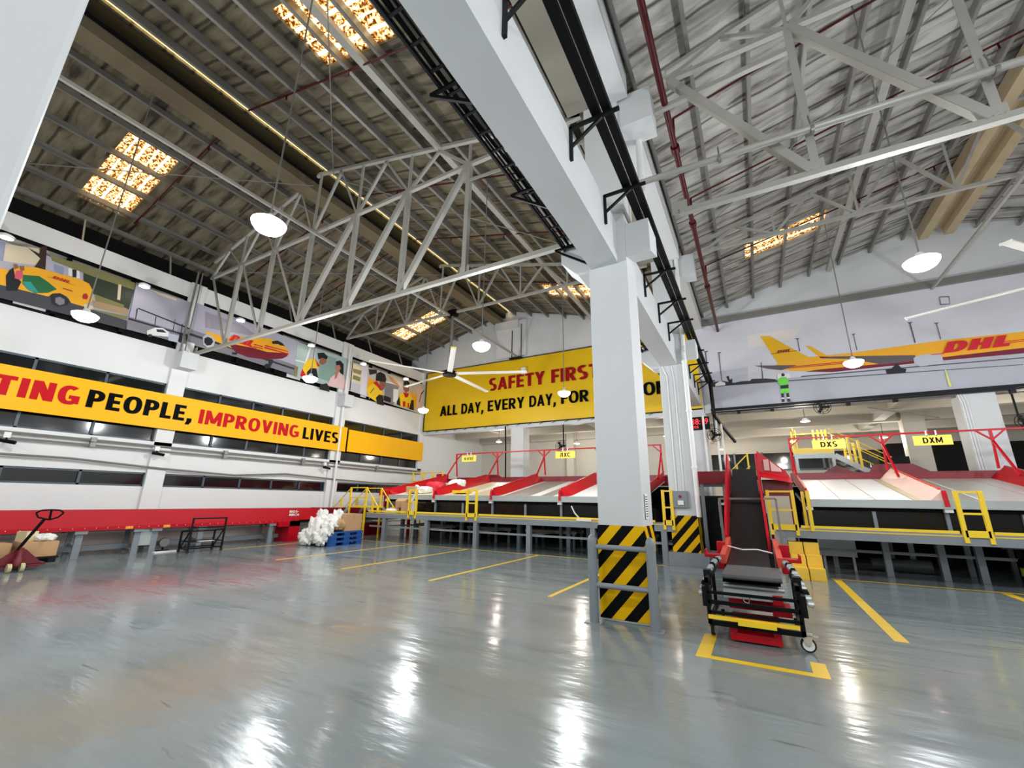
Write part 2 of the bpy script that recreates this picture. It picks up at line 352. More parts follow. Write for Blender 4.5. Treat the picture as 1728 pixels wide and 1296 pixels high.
# ------------------------------------------------------------------ prints on the wall pictures: outlines on the panel plane (metres)
MUR_VAN=[('mLil',[(1.66,7.76),(4.56,7.84),(4.62,6.37),(1.98,6.33)]),('mCream',[(1.88,7.71),(2.44,7.9),(2.6,7.46),(1.94,7.25)]),('mBlueG',[(1.67,7.7),(1.87,7.75),(1.94,7.25),(1.79,7.17)]),('mBlueG',[(2.78,7.63),(2.98,7.62),(3.03,7.38),(2.83,7.43)]),('mWhite',[(3.07,7.65),(3.3,7.67),(3.35,7.45),(3.12,7.43)]),('mDark',[(3.15,7.65),(3.24,7.67),(3.28,7.45),(3.2,7.43)]),('mDkGreen',[(3.36,7.75),(4.56,7.77),(4.56,7.0),(3.71,7.13),(3.44,7.39)]),('mOlive',[(2.67,7.83),(3.36,7.87),(4.54,7.89),(4.58,7.66),(3.63,7.64),(2.74,7.69)]),('mCream',[(4.17,7.67),(4.24,7.68),(4.31,7.2),(4.24,7.19)]),('mOlive',[(3.73,7.14),(4.43,7.09),(4.43,6.93),(3.8,6.94)]),('mTrunk',[(2.46,7.98),(2.56,8.03),(2.67,7.38),(2.47,7.35),(2.52,7.64),(2.25,7.82),(2.47,7.76)]),('mSand',[(3.72,6.94),(4.55,7.0),(4.56,6.8),(3.79,6.75)]),('mOlive',[(3.62,6.66),(4.56,6.78),(4.57,6.66),(3.69,6.59)]),('mRoad',[(1.92,6.61),(3.33,6.8),(3.67,6.66),(4.58,6.64),(4.62,6.36),(1.99,6.28)]),('mYel',[(1.82,7.03),(2.11,7.06),(2.28,7.28),(2.51,7.36),(3.35,7.43),(3.56,7.39),(3.67,7.23),(3.73,6.9),(3.59,6.68),(3.33,6.68),(3.22,6.83),(3.03,6.83),(2.93,6.73),(2.87,6.67),(1.92,6.61)]),('mCream',[(3.57,6.77),(3.78,6.77),(3.8,6.68),(3.63,6.61)]),('mGreen',[(2.33,7.05),(2.6,7.15),(2.78,7.07),(2.99,6.94),(2.85,6.77),(2.64,6.66),(2.49,6.69),(2.36,6.82)]),('mTeal',[(2.35,6.86),(2.49,6.93),(2.7,6.69),(2.49,6.69)]),('mDark',[(2.9,6.72),(2.94,6.79),(3.07,6.86),(3.2,6.82),(3.29,6.71),(3.28,6.59),(3.11,6.46),(2.98,6.5)]),('mGrey',[(3.01,6.69),(3.09,6.76),(3.19,6.72),(3.21,6.6),(3.13,6.52),(3.04,6.56)]),('mRed2',[(3.51,7.04),(3.57,7.08),(3.62,7.01),(3.61,6.91),(3.54,6.89),(3.5,6.95)]),('mInk',[(2.06,6.89),(2.08,7.04),(2.13,7.16),(2.2,6.96),(2.34,6.85),(2.32,6.58),(2.15,6.51)]),('mPink',[(2.19,7.1),(2.29,7.15),(2.34,6.99),(2.31,6.89),(2.21,6.89)]),('mBrown',[(2.11,7.24),(2.17,7.28),(2.21,7.2),(2.16,7.13)]),('mBrown',[(2.22,7.24),(2.29,7.29),(2.32,7.18),(2.27,7.12)]),('mRed2',[(3.08,7.03),(3.28,7.03),(3.29,7.0),(3.09,7.0)])]
MUR_APRON=[('mLil',[(4.56,7.84),(6.07,7.89),(6.24,6.41),(4.62,6.37)]),('mCream',[(4.96,7.84),(5.64,7.84),(5.66,7.76),(5.17,7.76)]),('mGrey',[(4.58,6.77),(6.17,6.76),(6.24,6.41),(4.62,6.37)]),('mDark',[(4.75,7.13),(6.19,6.99),(6.2,6.94),(4.76,7.09)]),('mDark',[(4.59,6.73),(6.22,6.73),(6.22,6.69),(4.6,6.67)]),('mDark',[(4.72,7.09),(4.75,7.1),(4.77,6.74),(4.75,6.73)]),('mDark',[(5.22,7.02),(5.24,7.03),(5.27,6.75),(5.25,6.74)]),('mDark',[(5.73,7.12),(5.74,7.13),(5.77,6.7),(5.75,6.69)]),('mDark',[(5.95,7.05),(5.97,7.06),(6.0,6.7),(5.98,6.69)]),('mWhite',[(5.1,6.49),(5.29,6.67),(5.48,6.72),(5.67,6.64),(5.68,6.49),(5.13,6.36)]),('mDark',[(5.32,6.62),(5.49,6.67),(5.6,6.6),(5.35,6.54)]),('mDark',[(5.15,6.39),(5.24,6.42),(5.26,6.32),(5.17,6.31)]),('mGrey2',[(5.65,6.61),(5.95,6.63),(5.98,6.38),(5.69,6.37)]),('mDark',[(5.95,6.72),(6.0,6.74),(6.08,6.42),(5.95,6.42)])]
MUR_NOSE=[('mLil',[(6.22,7.94),(10.16,7.85),(10.18,6.39),(6.17,6.52)]),('mLil2',[(6.52,7.75),(7.83,7.71),(8.5,7.48),(6.63,7.17)]),('mGrey',[(6.12,6.97),(10.17,6.8),(10.18,6.39),(6.17,6.52)]),('mDark',[(6.18,6.83),(10.16,6.67),(10.16,6.6),(6.19,6.75)]),('mPinkG',[(6.66,7.63),(6.79,7.23),(6.71,7.2)]),('mYel',[(6.69,7.06),(7.4,7.06),(7.54,7.19),(8.24,7.38),(8.87,7.55),(9.36,7.53),(9.71,7.33),(9.76,7.14),(9.56,6.95),(8.91,6.72),(8.19,6.65),(6.73,6.85)]),('mMaroon',[(7.43,6.87),(8.31,6.98),(8.87,6.99),(9.74,7.21),(9.7,7.07),(9.52,6.91),(8.83,6.67),(8.21,6.57),(7.77,6.61)]),('mRed',[(8.35,7.15),(8.69,7.17),(8.68,7.13),(8.33,7.1)]),('mRed',[(8.34,7.06),(8.7,7.09),(8.68,7.05),(8.33,7.02)]),('mRed',[(8.75,7.24),(9.69,7.29),(9.72,7.26),(8.74,7.19)]),('mRed',[(8.74,7.16),(9.74,7.2),(9.74,7.16),(8.73,7.1)]),('mInk',[(8.98,7.47),(9.2,7.58),(9.41,7.54),(9.54,7.46),(9.33,7.42),(9.28,7.45),(9.02,7.38)]),('mGrey2',[(6.62,6.81),(6.71,6.95),(6.9,6.95),(7.02,6.82),(7.01,6.59),(6.86,6.47),(6.69,6.57)]),('mInk',[(6.68,6.79),(6.77,6.88),(6.9,6.86),(6.97,6.76),(6.92,6.63),(6.8,6.56),(6.7,6.64)]),('mDark',[(9.01,6.73),(9.16,6.76),(9.15,6.6),(9.09,6.39),(8.99,6.56)]),('mInk',[(8.86,6.45),(8.94,6.53),(9.05,6.52),(9.07,6.38),(8.96,6.33),(8.88,6.36)]),('mDark',[(7.65,6.59),(7.81,6.62),(7.8,6.53),(7.64,6.5)])]
MUR_CHAT=[('mMint',[(10.02,7.81),(12.74,7.85),(12.77,6.33),(10.18,6.32)]),('mWhite',[(10.62,7.74),(10.7,7.75),(10.46,6.39),(10.4,6.41)]),('mWhite',[(10.07,7.04),(10.57,7.07),(10.58,7.02),(10.07,6.99)]),('mGrey2',[(10.71,7.73),(10.97,7.75),(10.97,7.35),(10.74,7.37)]),('mOlive',[(10.07,6.76),(10.24,6.77),(10.26,6.34),(10.12,6.34)]),('mMint2',[(11.15,7.66),(12.01,7.67),(12.04,6.5),(11.23,6.55)]),('mBrown',[(11.17,7.5),(11.46,7.5),(11.53,7.35),(11.34,7.17),(11.17,7.2)]),('mInk',[(11.02,7.62),(11.32,7.74),(11.56,7.62),(11.51,7.47),(11.27,7.49),(11.11,7.35)]),('mYel2',[(10.44,6.79),(10.56,7.12),(10.87,7.37),(11.05,7.21),(11.17,6.95),(11.03,6.94),(10.78,6.84),(10.66,6.64),(10.68,6.4),(10.53,6.49)]),('mRed',[(10.85,7.38),(10.97,7.31),(11.11,7.02),(11.22,7.09),(11.03,7.24)]),('mInk',[(10.66,6.66),(10.82,6.88),(11.08,6.92),(11.22,6.55),(10.97,6.24),(10.74,6.38)]),('mRed',[(10.38,6.41),(10.43,6.74),(10.67,6.46),(10.64,6.35)]),('mInk',[(11.99,7.53),(12.22,7.64),(12.42,7.52),(12.49,7.01),(12.31,7.05),(12.04,7.33)]),('mBrown2',[(12.01,7.34),(12.21,7.42),(12.3,7.27),(12.18,7.06),(12.04,7.11)]),('mPinkS',[(11.73,6.34),(11.82,6.7),(11.98,6.88),(12.26,7.08),(12.53,6.93),(12.7,6.67),(12.69,6.36),(12.31,6.35),(11.83,6.32)]),('mBrown2',[(12.03,7.06),(12.2,7.09),(12.15,6.79),(12.04,6.68)]),('mInk',[(11.36,6.27),(11.67,6.41),(11.83,6.28),(11.87,6.06),(11.35,6.06)])]
MUR_CREW=[('mSand2',[(12.81,7.76),(18.19,7.9),(18.23,6.15),(12.89,6.37)]),('mCream',[(12.9,7.68),(13.55,7.68),(13.52,6.8),(12.95,6.82)]),('mGrey2',[(12.97,6.83),(13.52,6.8),(13.54,6.37),(12.95,6.4)]),('mDark',[(12.9,7.73),(12.95,7.73),(12.98,6.39),(12.93,6.39)]),('mOlive',[(13.0,7.48),(13.5,7.5),(13.47,7.28),(13.0,7.28)]),('mOlive',[(13.03,7.16),(13.48,7.16),(13.47,6.95),(13.03,6.96)]),('mLilW',[(13.51,7.73),(13.86,7.9),(13.94,6.32),(13.54,6.35)]),('mYel',[(13.94,7.24),(14.51,7.22),(14.57,6.8),(13.94,6.69)]),('mDark',[(13.91,7.7),(14.43,7.8),(14.46,7.63),(14.0,7.42)]),('mGrey',[(15.03,7.35),(16.07,7.33),(15.78,6.24),(15.14,6.28)]),('mWhite',[(14.99,7.38),(16.06,7.47),(16.07,7.38),(15.03,7.3)]),('mWhite',[(15.67,7.1),(16.03,7.14),(16.06,6.38),(15.73,6.4)]),('mSkinY',[(15.18,7.74),(15.61,7.63),(16.06,7.42),(16.07,7.33),(15.58,7.39)]),('mInk',[(15.04,6.61),(15.56,6.59),(15.56,6.33),(15.07,6.35)]),('mYel',[(16.84,7.33),(17.6,7.13),(17.6,6.46),(17.28,6.35),(17.15,6.93)]),('mSkinW',[(17.21,7.61),(17.97,7.6),(17.75,6.4),(17.48,6.34),(17.53,7.11)]),('mDark',[(17.82,7.37),(18.08,7.62),(18.05,7.52),(17.86,7.28),(17.74,6.77),(17.69,6.81)]),('mBrown',[(14.67,7.3),(15.02,7.39),(15.08,7.14),(15.0,6.9),(14.82,6.79),(14.7,7.05)]),('mInk',[(14.41,7.58),(14.66,7.76),(14.98,7.71),(15.11,7.48),(15.09,7.31),(14.43,7.23)]),('mYel2',[(13.89,6.68),(14.26,7.05),(14.78,6.89),(15.0,6.64),(15.1,6.1),(14.59,6.17),(14.07,6.33)]),('mRed',[(14.26,7.09),(14.51,7.22),(14.86,6.91),(14.79,6.79),(14.54,6.97)]),('mInk',[(14.54,6.37),(14.71,6.57),(14.99,6.6),(15.12,6.08),(14.66,6.08)]),('mDark',[(14.12,6.53),(14.34,6.83),(14.38,6.82),(14.16,6.52)]),('mBrown',[(16.37,7.5),(16.8,7.56),(16.81,7.26),(16.61,7.09),(16.4,7.23)]),('mInk',[(16.35,7.68),(16.59,7.79),(16.82,7.73),(16.82,7.47),(16.68,7.58),(16.37,7.48)]),('mYel2',[(15.97,6.37),(16.18,6.97),(16.42,7.07),(16.61,7.05),(16.86,7.13),(17.23,6.81),(17.28,6.31),(16.32,6.28)]),('mRed',[(16.39,7.07),(16.86,7.1),(16.76,6.89),(16.57,6.81)]),('mRed',[(16.41,6.59),(16.63,6.61),(16.63,6.32),(16.44,6.3)]),('mRed',[(16.79,6.58),(16.91,6.59),(16.92,6.31),(16.79,6.3)]),('mInk',[(16.14,6.8),(16.27,6.29),(16.01,6.31),(15.96,6.45)]),('mInk',[(17.06,6.8),(17.24,6.81),(17.32,6.24),(16.93,6.26)])]
MUR_JET=[('mSky',[(-1.56,8.65),(9.78,9.21),(8.84,5.14),(-1.31,5.0)]),('mSkyD',[(-1.67,6.65),(0.28,6.72),(0.15,5.62),(-1.19,6.17)]),('mSkyL',[(0.43,8.01),(2.2,8.01),(1.89,7.58),(0.36,7.44)]),('mTar',[(-1.17,6.07),(9.08,6.17),(8.84,5.14),(-1.22,5.16)]),('mTarD',[(1.94,6.13),(9.03,5.95),(9.02,5.92),(1.93,6.09)]),('mTarD',[(-1.05,6.11),(1.18,6.03),(7.53,5.77),(7.53,5.75),(1.17,5.99),(-1.06,6.07)]),('mDark',[(-1.16,6.13),(-1.15,6.25),(-0.68,6.27),(-0.27,6.14),(0.01,6.17),(0.28,6.15),(0.35,6.22),(0.81,6.18),(1.12,6.11),(1.18,6.03),(-1.06,6.06)]),('mInk',[(-0.52,6.42),(-0.43,6.45),(-0.41,6.28),(-0.31,6.32),(-0.35,6.07),(-0.42,6.08)]),('mWhite',[(-0.94,6.18),(-0.75,6.27),(-0.58,6.18),(-0.59,6.08),(-0.95,6.08)]),('mYel',[(1.26,6.69),(2.27,6.81),(3.6,6.78),(5.88,6.83),(7.75,6.79),(9.21,6.76),(9.09,6.23),(7.64,6.26),(5.82,6.26),(4.22,6.22),(2.55,6.23),(1.72,6.35),(1.06,6.6)]),('mMaroon',[(2.08,6.28),(2.56,6.3),(4.22,6.26),(5.82,6.26),(7.64,6.28),(9.1,6.26),(9.07,6.12),(7.6,6.11),(5.8,6.15),(4.2,6.15),(2.88,6.15)]),('mYelD',[(0.84,7.9),(1.15,7.86),(1.84,7.2),(2.27,6.81),(1.29,6.68)]),('mRed2',[(1.5,6.54),(4.26,6.47),(4.25,6.44),(1.49,6.51)]),('mRed2',[(1.43,6.5),(4.25,6.41),(4.24,6.38),(1.42,6.47)]),('mYelD',[(2.23,7.27),(2.39,7.22),(2.9,6.7),(2.62,6.71)]),('mMaroon',[(2.57,6.79),(2.97,6.72),(2.88,6.68),(2.62,6.71)]),('mWing',[(2.62,6.71),(2.97,6.73),(5.17,6.43),(5.14,6.24),(4.27,6.23),(3.51,6.55)]),('mWing',[(0.49,6.74),(1.87,6.56),(1.36,6.43),(0.92,6.55)]),('mGrey2',[(5.11,6.34),(5.27,6.42),(5.8,6.41),(5.81,6.06),(5.22,6.02),(5.1,6.16)]),('mInk',[(4.34,6.03),(4.5,6.06),(4.66,6.23),(4.75,6.03),(4.87,5.99),(4.82,5.87),(4.34,5.87)]),('mTarD',[(-1.24,7.61),(-1.07,7.6),(-1.08,7.56),(-1.15,7.56),(-1.16,6.09),(-1.19,6.09),(-1.19,7.57)]),('mTarD',[(-0.75,7.47),(-0.6,7.47),(-0.61,7.43),(-0.67,7.43),(-0.68,6.29),(-0.7,6.29),(-0.7,7.44)]),('mTarD',[(1.95,7.6),(2.1,7.59),(2.03,7.55),(2.04,7.08),(2.01,7.09),(2.01,7.55)]),('mTarD',[(3.63,7.47),(3.76,7.47),(3.69,7.43),(3.7,6.85),(3.68,6.85),(3.67,7.43)]),('mTarD',[(5.17,7.61),(5.32,7.6),(5.25,7.56),(5.26,6.86),(5.23,6.86),(5.22,7.56)]),('mTarD',[(5.81,7.46),(5.95,7.45),(5.89,7.41),(5.89,6.87),(5.87,6.87),(5.87,7.42)]),('mTarD',[(0.73,6.84),(0.75,6.83),(0.73,6.14),(0.7,6.14)]),('mWhite',[(1.2,6.29),(1.59,6.28),(1.59,6.1),(1.19,6.1)]),('mTrunk',[(1.33,6.28),(1.39,6.31),(1.44,6.26),(1.42,6.18),(1.33,6.18)]),('mHiVis',[(1.18,6.08),(1.3,6.16),(1.46,6.15),(1.52,6.04),(1.5,5.81),(1.49,5.53),(1.36,5.53),(1.35,5.64),(1.31,5.53),(1.21,5.54),(1.24,5.84),(1.18,5.96)]),('mInk',[(1.24,5.84),(1.5,5.85),(1.49,5.71),(1.24,5.71)]),('mInk',[(1.23,5.54),(1.32,5.53),(1.29,5.21),(1.21,5.21)]),('mInk',[(1.39,5.53),(1.47,5.53),(1.48,5.22),(1.56,5.2),(1.39,5.2)]),('mWhite',[(1.22,5.38),(1.3,5.37),(1.3,5.32),(1.21,5.33)]),('mWhite',[(1.39,5.37),(1.48,5.37),(1.48,5.32),(1.39,5.32)]),('mYelL',[(5.78,5.83),(5.81,5.82),(5.84,5.26),(5.77,5.27)]),('mTarD',[(6.12,8.35),(6.35,8.31),(6.32,8.03),(6.09,8.05)]),('mSky',[(6.13,8.32),(6.33,8.28),(6.31,8.05),(6.11,8.08)])]
# ------------------------------------------------------------------ the building shell
def roof_left(x): return 11.45-.27*abs(x+10.6)
def roof_right(x): return 11.1-.24*abs(x-6.3)
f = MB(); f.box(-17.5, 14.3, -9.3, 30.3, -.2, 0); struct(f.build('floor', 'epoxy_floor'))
w = MB()
for z0, z1 in ((0, .5), (1.0, 1.77), (2.18, 3.12), (5.0, 6.18), (8.08, 8.62)): w.box(-16.5, -16.2, -9, 18.3, z0, z1)
w.box(-16.26, -16.1, -9, 18.3, 3.02, 3.12); w.box(-16.26, -16.14, -9, 18.3, .46, .51)
w.box(-16.5, -16.2, 18.3, 24.6, 0, 5.6)
for y0, y1 in ((-9.0, -6.3), (-.3, .15), (5.98, 6.45), (12.35, 12.9), (18.0, 18.3)): w.box(-16.5, -16.1, y0, y1, 0, 8.62)
struct(w.build('wall_left', 'white_wall'))
w = MB(); w.box(-17.6, -17.4, -9, 18.5, 0, 10); w.box(-17.4, -16.5, -9, 18.5, 8.4, 8.45); struct(w.build('dark_backing_left', 'black_hole'))  # added backing: shuts daylight out and paints the dark beyond the gap
w = MB()
w.prism([(-17.6, 5.0), (-1.98, 5.0), (-1.98, roof_left(-1.98)), (-10.6, roof_left(-10.6)), (-17.6, roof_left(-17.6))], 18.3, 18.6, 'y')
w.prism([(-1.45, 5.0), (14, 5.0), (14, roof_right(14)), (6.3, roof_right(6.3)), (-1.45, roof_right(-1.45))], 18.3, 18.6, 'y')
w.box(-11.3, -9.5, 18.14, 18.3, 8.75, 10.75); w.box(-11.3, -9.9, 18.0, 18.3, 10.3, 10.75)
struct(w.build('wall_back', 'concrete_paint'))
w = MB(); w.box(-1.45, 14, 18.12, 18.3, 8.72, 8.95); struct(w.build('trim_1', 'galv_steel'))
w = MB(); w.box(-17.6, 14.3, -9.3, -9, 0, 11.6); struct(w.build('wall_front', 'white_wall'))
w = MB(); w.box(14, 14.3, -9.3, 30.3, 0, 11.6); struct(w.build('wall_right', 'white_wall'))
# the deeper sorting room behind the chutes
w = MB(); w.box(-16.5, -2.6, 24.5, 24.8, 0, 5.7); struct(w.build('wall_inner_back', 'beige_wall'))
w = MB(); w.box(-2.6, 14.3, 30, 30.3, 0, 5.7); w.box(-2.75, -2.6, 24.5, 30, 0, 5.7); struct(w.build('wall_far_back', 'beige_wall'))
w = MB(); w.box(-16.5, 14.3, 18.6, 30.3, 5.6, 5.8)
for y0 in (21.4, 24.2, 27.2): w.box(-16.5, 14.3, y0, y0+.35, 5.15, 5.6)
for x0 in (-12.6, -6.9, -2.4, 4.9): w.box(x0, x0+.4, 18.6, 30, 5.2, 5.6)
struct(w.build('ceiling_sorting_room', 'beige_wall'))

def roof_sheet(zf, x0, x1, holes, t=.12):
    """one slope, cut around the translucent panels"""
    m = MB(); xs = sorted(set([x0, x1]+[h[0] for h in holes]+[h[1] for h in holes])); ys = sorted(set([-9.3, 18.6]+[h[2] for h in holes]+[h[3] for h in holes]))
    for a, b in zip(xs, xs[1:]):
        for c, d in zip(ys, ys[1:]):
            if any(h[0] <= a and b <= h[1] and h[2] <= c and d <= h[3] for h in holes): continue
            m.prism([(a, zf(a)), (b, zf(b)), (b, zf(b)+t), (a, zf(a)+t)], c, d, 'y')
    return m
HL = [(-16.3, -13.3, 2.8, 3.95), (-16.2, -12.9, 15.1, 16.3)]
HR = [(-7.0, -4.9, 2.8, 4.05), (-7.1, -4.9, 14.8, 16.1)]
a = roof_sheet(roof_left, -17.6, -10.68, HL); b = roof_sheet(roof_left, -10.52, -1.4, HR)
n = len(a.v); a.v += b.v; a.f += [tuple(i+n for i in q) for q in b.f]; a.m += b.m
struct(a.build('ceiling', 'foil_olive'))
HR2 = [(.6, 2.9, 14.3, 15.3)]
a = roof_sheet(roof_right, -1.45, 6.3, HR2); b = roof_sheet(roof_right, 6.3, 14.3, [])
n = len(a.v); a.v += b.v; a.f += [tuple(i+n for i in q) for q in b.f]; a.m += b.m
struct(a.build('ceiling_right', 'foil_silver'))
def skylight(h, zf, label):
    t = thing('skylight', label, 'skylight', (h[0], h[2], zf(h[0])), 'skylights')
    m = MB(); x0, x1, y0, y1 = h; k = 12
    for i in range(k*2):                                  # corrugated sheet: ribs run down the slope
        m.cur = 1 if i % 5 == 4 else 0; ya = y0+(y1-y0)*i/(k*2); yb = y0+(y1-y0)*(i+1)/(k*2); da = .04*(i % 2); db = .04*((i+1) % 2)
        m.face([(x0, ya, zf(x0)+.06+da), (x1, ya, zf(x1)+.06+da), (x1, yb, zf(x1)+.06+db), (x0, yb, zf(x0)+.06+db)])
    m.build('panel', ['fibreglass_panel', 'fibreglass_clean'], t)
skylight(HR[0], roof_left, 'large amber roof panel at the top of the picture, nearest the big concrete beam')
skylight(HL[0], roof_left, 'bright amber roof panel low on the left roof slope, above the van picture')
skylight(HL[1], roof_left, 'far amber roof panel seen just above the hub of the left ceiling fan')
skylight(HR[1], roof_left, 'far amber roof panel half hidden behind the top of the striped column')
skylight(HR2[0], roof_right, 'narrow amber roof panel over the right hall with the aircraft picture')
m = MB(); m.box(-10.68, -10.52, -9, 18.3, 11.5, 11.53); o = m.build('ridge_skylight', 'fibreglass_clean'); tag(o, 'thin bright strip of daylight along the ridge of the left roof', 'skylight')
m = MB(); m.box(-11.45, -10.9, -9, 18.1, 10.75, 11.1)
tag(m.build('ridge_beam', 'ridge_beige'), 'brownish box beam under the ridge of the left roof', 'beam')
m = MB(); m.box(-10.86, -10.72, -9, 18.1, 11.0, 11.38)
tag(m.build('ridge_board', 'black_paint'), 'black board beside the daylight strip in the left ridge', 'board')
m = MB(); m.box(5.95, 6.2, -9, 18.1, 10.5, 10.9); m.box(6.6, 6.85, -9, 18.1, 10.5, 10.9); m.box(6.2, 6.6, -9, 18.1, 10.8, 10.86)
tag(m.build('ridge_beam', 'ridge_tan_lit'), 'tan box beam under the ridge of the right roof', 'beam')

# purlins: steel channels along the hall, each one a thing
def purlin(x, zf, s, label, grp):
    m = MB(); z = zf(x); m.box(x-.006, x+.006, -9, 18.3, z-.2, z-.01); m.box(x, x+.075*s if s > 0 else x, -9, 18.3, z-.2, z-.19) if s > 0 else m.box(x+.075*s, x, -9, 18.3, z-.2, z-.19)
    tag(m.build('roof_purlin', 'galv_steel'), label, 'purlin', grp)
k = 0
for x in [-16.9+.96*i for i in range(16)]:
    if abs(x+10.6) < .3: continue
    purlin(x, roof_left, 1 if x < -10.6 else -1, 'steel roof purlin of the left hall, %s counted from its left wall' % ORD[k], 'left roof purlins'); k += 1
k = 0
for x in [-1.15+.96*i for i in range(15)]:
    if abs(x-6.4) < .3: continue
    purlin(x, roof_right, 1 if x < 6.3 else -1, 'steel roof purlin of the right hall, %s counted from the middle columns' % ORD[k], 'right roof purlins'); k += 1
m = MB(); m.bar((-5.85, -9, 9.93), (-5.85, 18.2, 9.93), .16, .12); tag(m.build('girt_beam', 'white_steel'), 'thick pale tie beam along the left roof, passing beside the large amber panel', 'beam')
m = MB(); m.bar((3.35, -9, 10.1), (3.35, 18.2, 10.1), .16, .12); tag(m.build('girt_beam', 'white_steel'), 'thick pale tie beam along the right hall roof', 'beam')
for x, lb in ((-9.95, 'long pale tie bar under the left roof, passing the mount of the left ceiling fan'), (6.0, 'long grey tie bar under the right roof, ending on the ledge above the aircraft picture')):
    m = MB(); m.bar((x, .5, 8.68), (x, 18.25, 8.68), .07, .07); tag(m.build('tie_bar', 'white_steel'), lb, 'tie bar')
# sprinkler branch pipes across the slopes
for y, nm in ((4.1, 'nearest'), (7.7, 'second'), (10.4, 'third'), (14.0, 'farthest')):
    m = MB(); m.path([(-16, y, roof_left(-16)-.28), (-10.9, y, roof_left(-10.9)-.28)], .022); m.path([(-10.2, y, roof_left(-10.2)-.28), (-2.2, y, roof_left(-2.2)-.28)], .022)
    for x in (-14.5, -12, -8.5, -6.3, -3.6): m.tube((x, y, roof_left(x)-.3), (x, y, roof_left(x)-.42), .02, 6)
    tag(m.build('sprinkler_pipe', 'pipe_red'), 'thin dark red sprinkler pipe across the left roof, %s to the camera' % nm, 'pipe', 'left sprinkler pipes')
for y, nm in ((4.4, 'nearest'), (7.6, 'second'), (10.3, 'third'), (14.0, 'farthest')):
    m = MB(); m.path([(-.62, y, 8.6), (-.6, y, roof_right(-.6)-.28), (5.8, y, roof_right(5.8)-.28)], .022)
    for x in (1.5, 3.6, 5.3): m.tube((x, y, roof_right(x)-.3), (x, y, roof_right(x)-.42), .02, 6)
    tag(m.build('sprinkler_pipe', 'pipe_red'), 'thin dark red sprinkler pipe across the right roof, %s to the camera' % nm, 'pipe', 'right sprinkler pipes')
m = MB(); m.tube((-.62, -9, 8.4), (-.62, 18.25, 8.4), .055, 14)
for y in (4.4, 7.6, 10.3, 14.0): m.tube((-.62, y-.08, 8.4), (-.62, y+.08, 8.4), .085, 14)
tag(m.build('sprinkler_main', 'pipe_red', smooth=True), 'thick dark red sprinkler main running along the right of the middle columns', 'pipe')

# ------------------------------------------------------------------ columns and concrete beams between the halls
def column(y0, y1, label, x0=-2.04, x1=-1.4, top=9.0, stripes=None, corbels=True, mtl='concrete_paint'):
    t = thing('concrete_column', label, 'column', ((x0+x1)/2, (y0+y1)/2, 0), None)
    m = MB(); zb = stripes[0] if stripes else 0; m.box(x0, x1, y0, y1, 0, top); m.build('shaft', mtl, t, bevel=.015)
    if stripes:
        m = MB(); m.box(x0-.012, x1+.012, y0-.012, y1+.012, stripes[0], stripes[1]); m.build('hazard_band', 'hazard_stripes', t)
    if corbels:
        m = MB(); m.prism([(y0+.0, 6.0), (y1, 6.0), (y1, 5.62), (y0, 5.4)], x1, x1+.38, 'x'); m.build('corbel', mtl, t)
        m = MB(); m.prism([(x0-.52, 6.0), (x0, 6.0), (x0, 5.3), (x0-.2, 5.3), (x0-.52, 5.62)], y0+.05, y1-.05, 'y'); m.build('corbel', mtl, t)
        m = MB(); m.box(x1, x1+.57, y0+.05, y1-.05, 8.05, 8.72); m.build('corbel', mtl, t)
    return t
column(-.45, .15, 'pale concrete column close to the camera, filling the top left corner', corbels=False)
c1 = column(6.18, 6.8, 'big pale concrete column in the middle of the floor with striped base and bollards', stripes=(0.03, 1.225))
m = MB(); m.box(-1.388, -1.384, 6.3, 6.46, 1.32, 1.66)
m.build('label_sheet', 'paper', c1); m = MB()
for r in range(9): m.box(-1.3835, -1.382, 6.32, 6.44, 1.35+r*.033, 1.363+r*.033)
m.build('label_print', 'mDark', c1)
c2 = column(12.2, 12.8, 'second concrete column with striped base, grey switch box and pipes on its side', stripes=(.33, 1.225))
m = MB(); m.box(-2.16, -1.2, 12.1, 12.95, 0, .33); m.build('plinth', 'grey_paint', c2)
c3 = column(18.3, 18.9, 'farthest concrete column of the middle row, carrying the red digital clock', x0=-2.0, x1=-1.42, corbels=False)
for (a, b, nm) in ((.15, 6.18, 'nearest the camera'), (6.8, 12.2, 'between the two striped columns'), (12.8, 18.3, 'farthest, ending at the back wall')):
    m = MB(); m.box(-2.0, -1.54, a, b, 5.32, 6.1); tag(m.build('concrete_beam', 'concrete_paint'), 'deep pale lower beam between the halls, %s' % nm, 'beam', 'lower beams')
    m = MB(); m.box(-1.56, -1.2, a, b, 8.6, 9.4); tag(m.build('concrete_beam', 'concrete_paint'), 'pale upper roof beam between the halls, %s' % nm, 'beam', 'upper beams')
    m = MB(); m.box(-2.35, -1.57, a, b, 8.72, 8.8); tag(m.build('gutter_slab', 'taupe'), 'flat taupe slab under the roof valley, %s' % nm, 'slab', 'valley slabs')
m = MB(); m.box(-2.0, -1.54, -9, -.45, 5.32, 6.1); tag(m.build('concrete_beam', 'concrete_paint'), 'deep pale lower beam behind the camera', 'beam', 'lower beams')
m = MB(); m.box(-1.56, -1.2, -8.95, -.45, 8.6, 9.4); tag(m.build('concrete_beam', 'concrete_paint'), 'pale upper roof beam behind the camera', 'beam', 'upper beams')
column(18.25, 18.9, 'pale column behind the left chutes, between the two hanging signs', x0=-10.36, x1=-9.66, top=5.05, corbels=False)
column(18.25, 18.9, 'wide pale column with pipes behind the right chutes', x0=5.93, x1=6.77, top=5.05, corbels=False)
column(24.0, 24.5, 'slim pale column deep behind the left chutes', x0=-9.75, x1=-9.3, top=5.6, corbels=False, mtl='beige_wall')
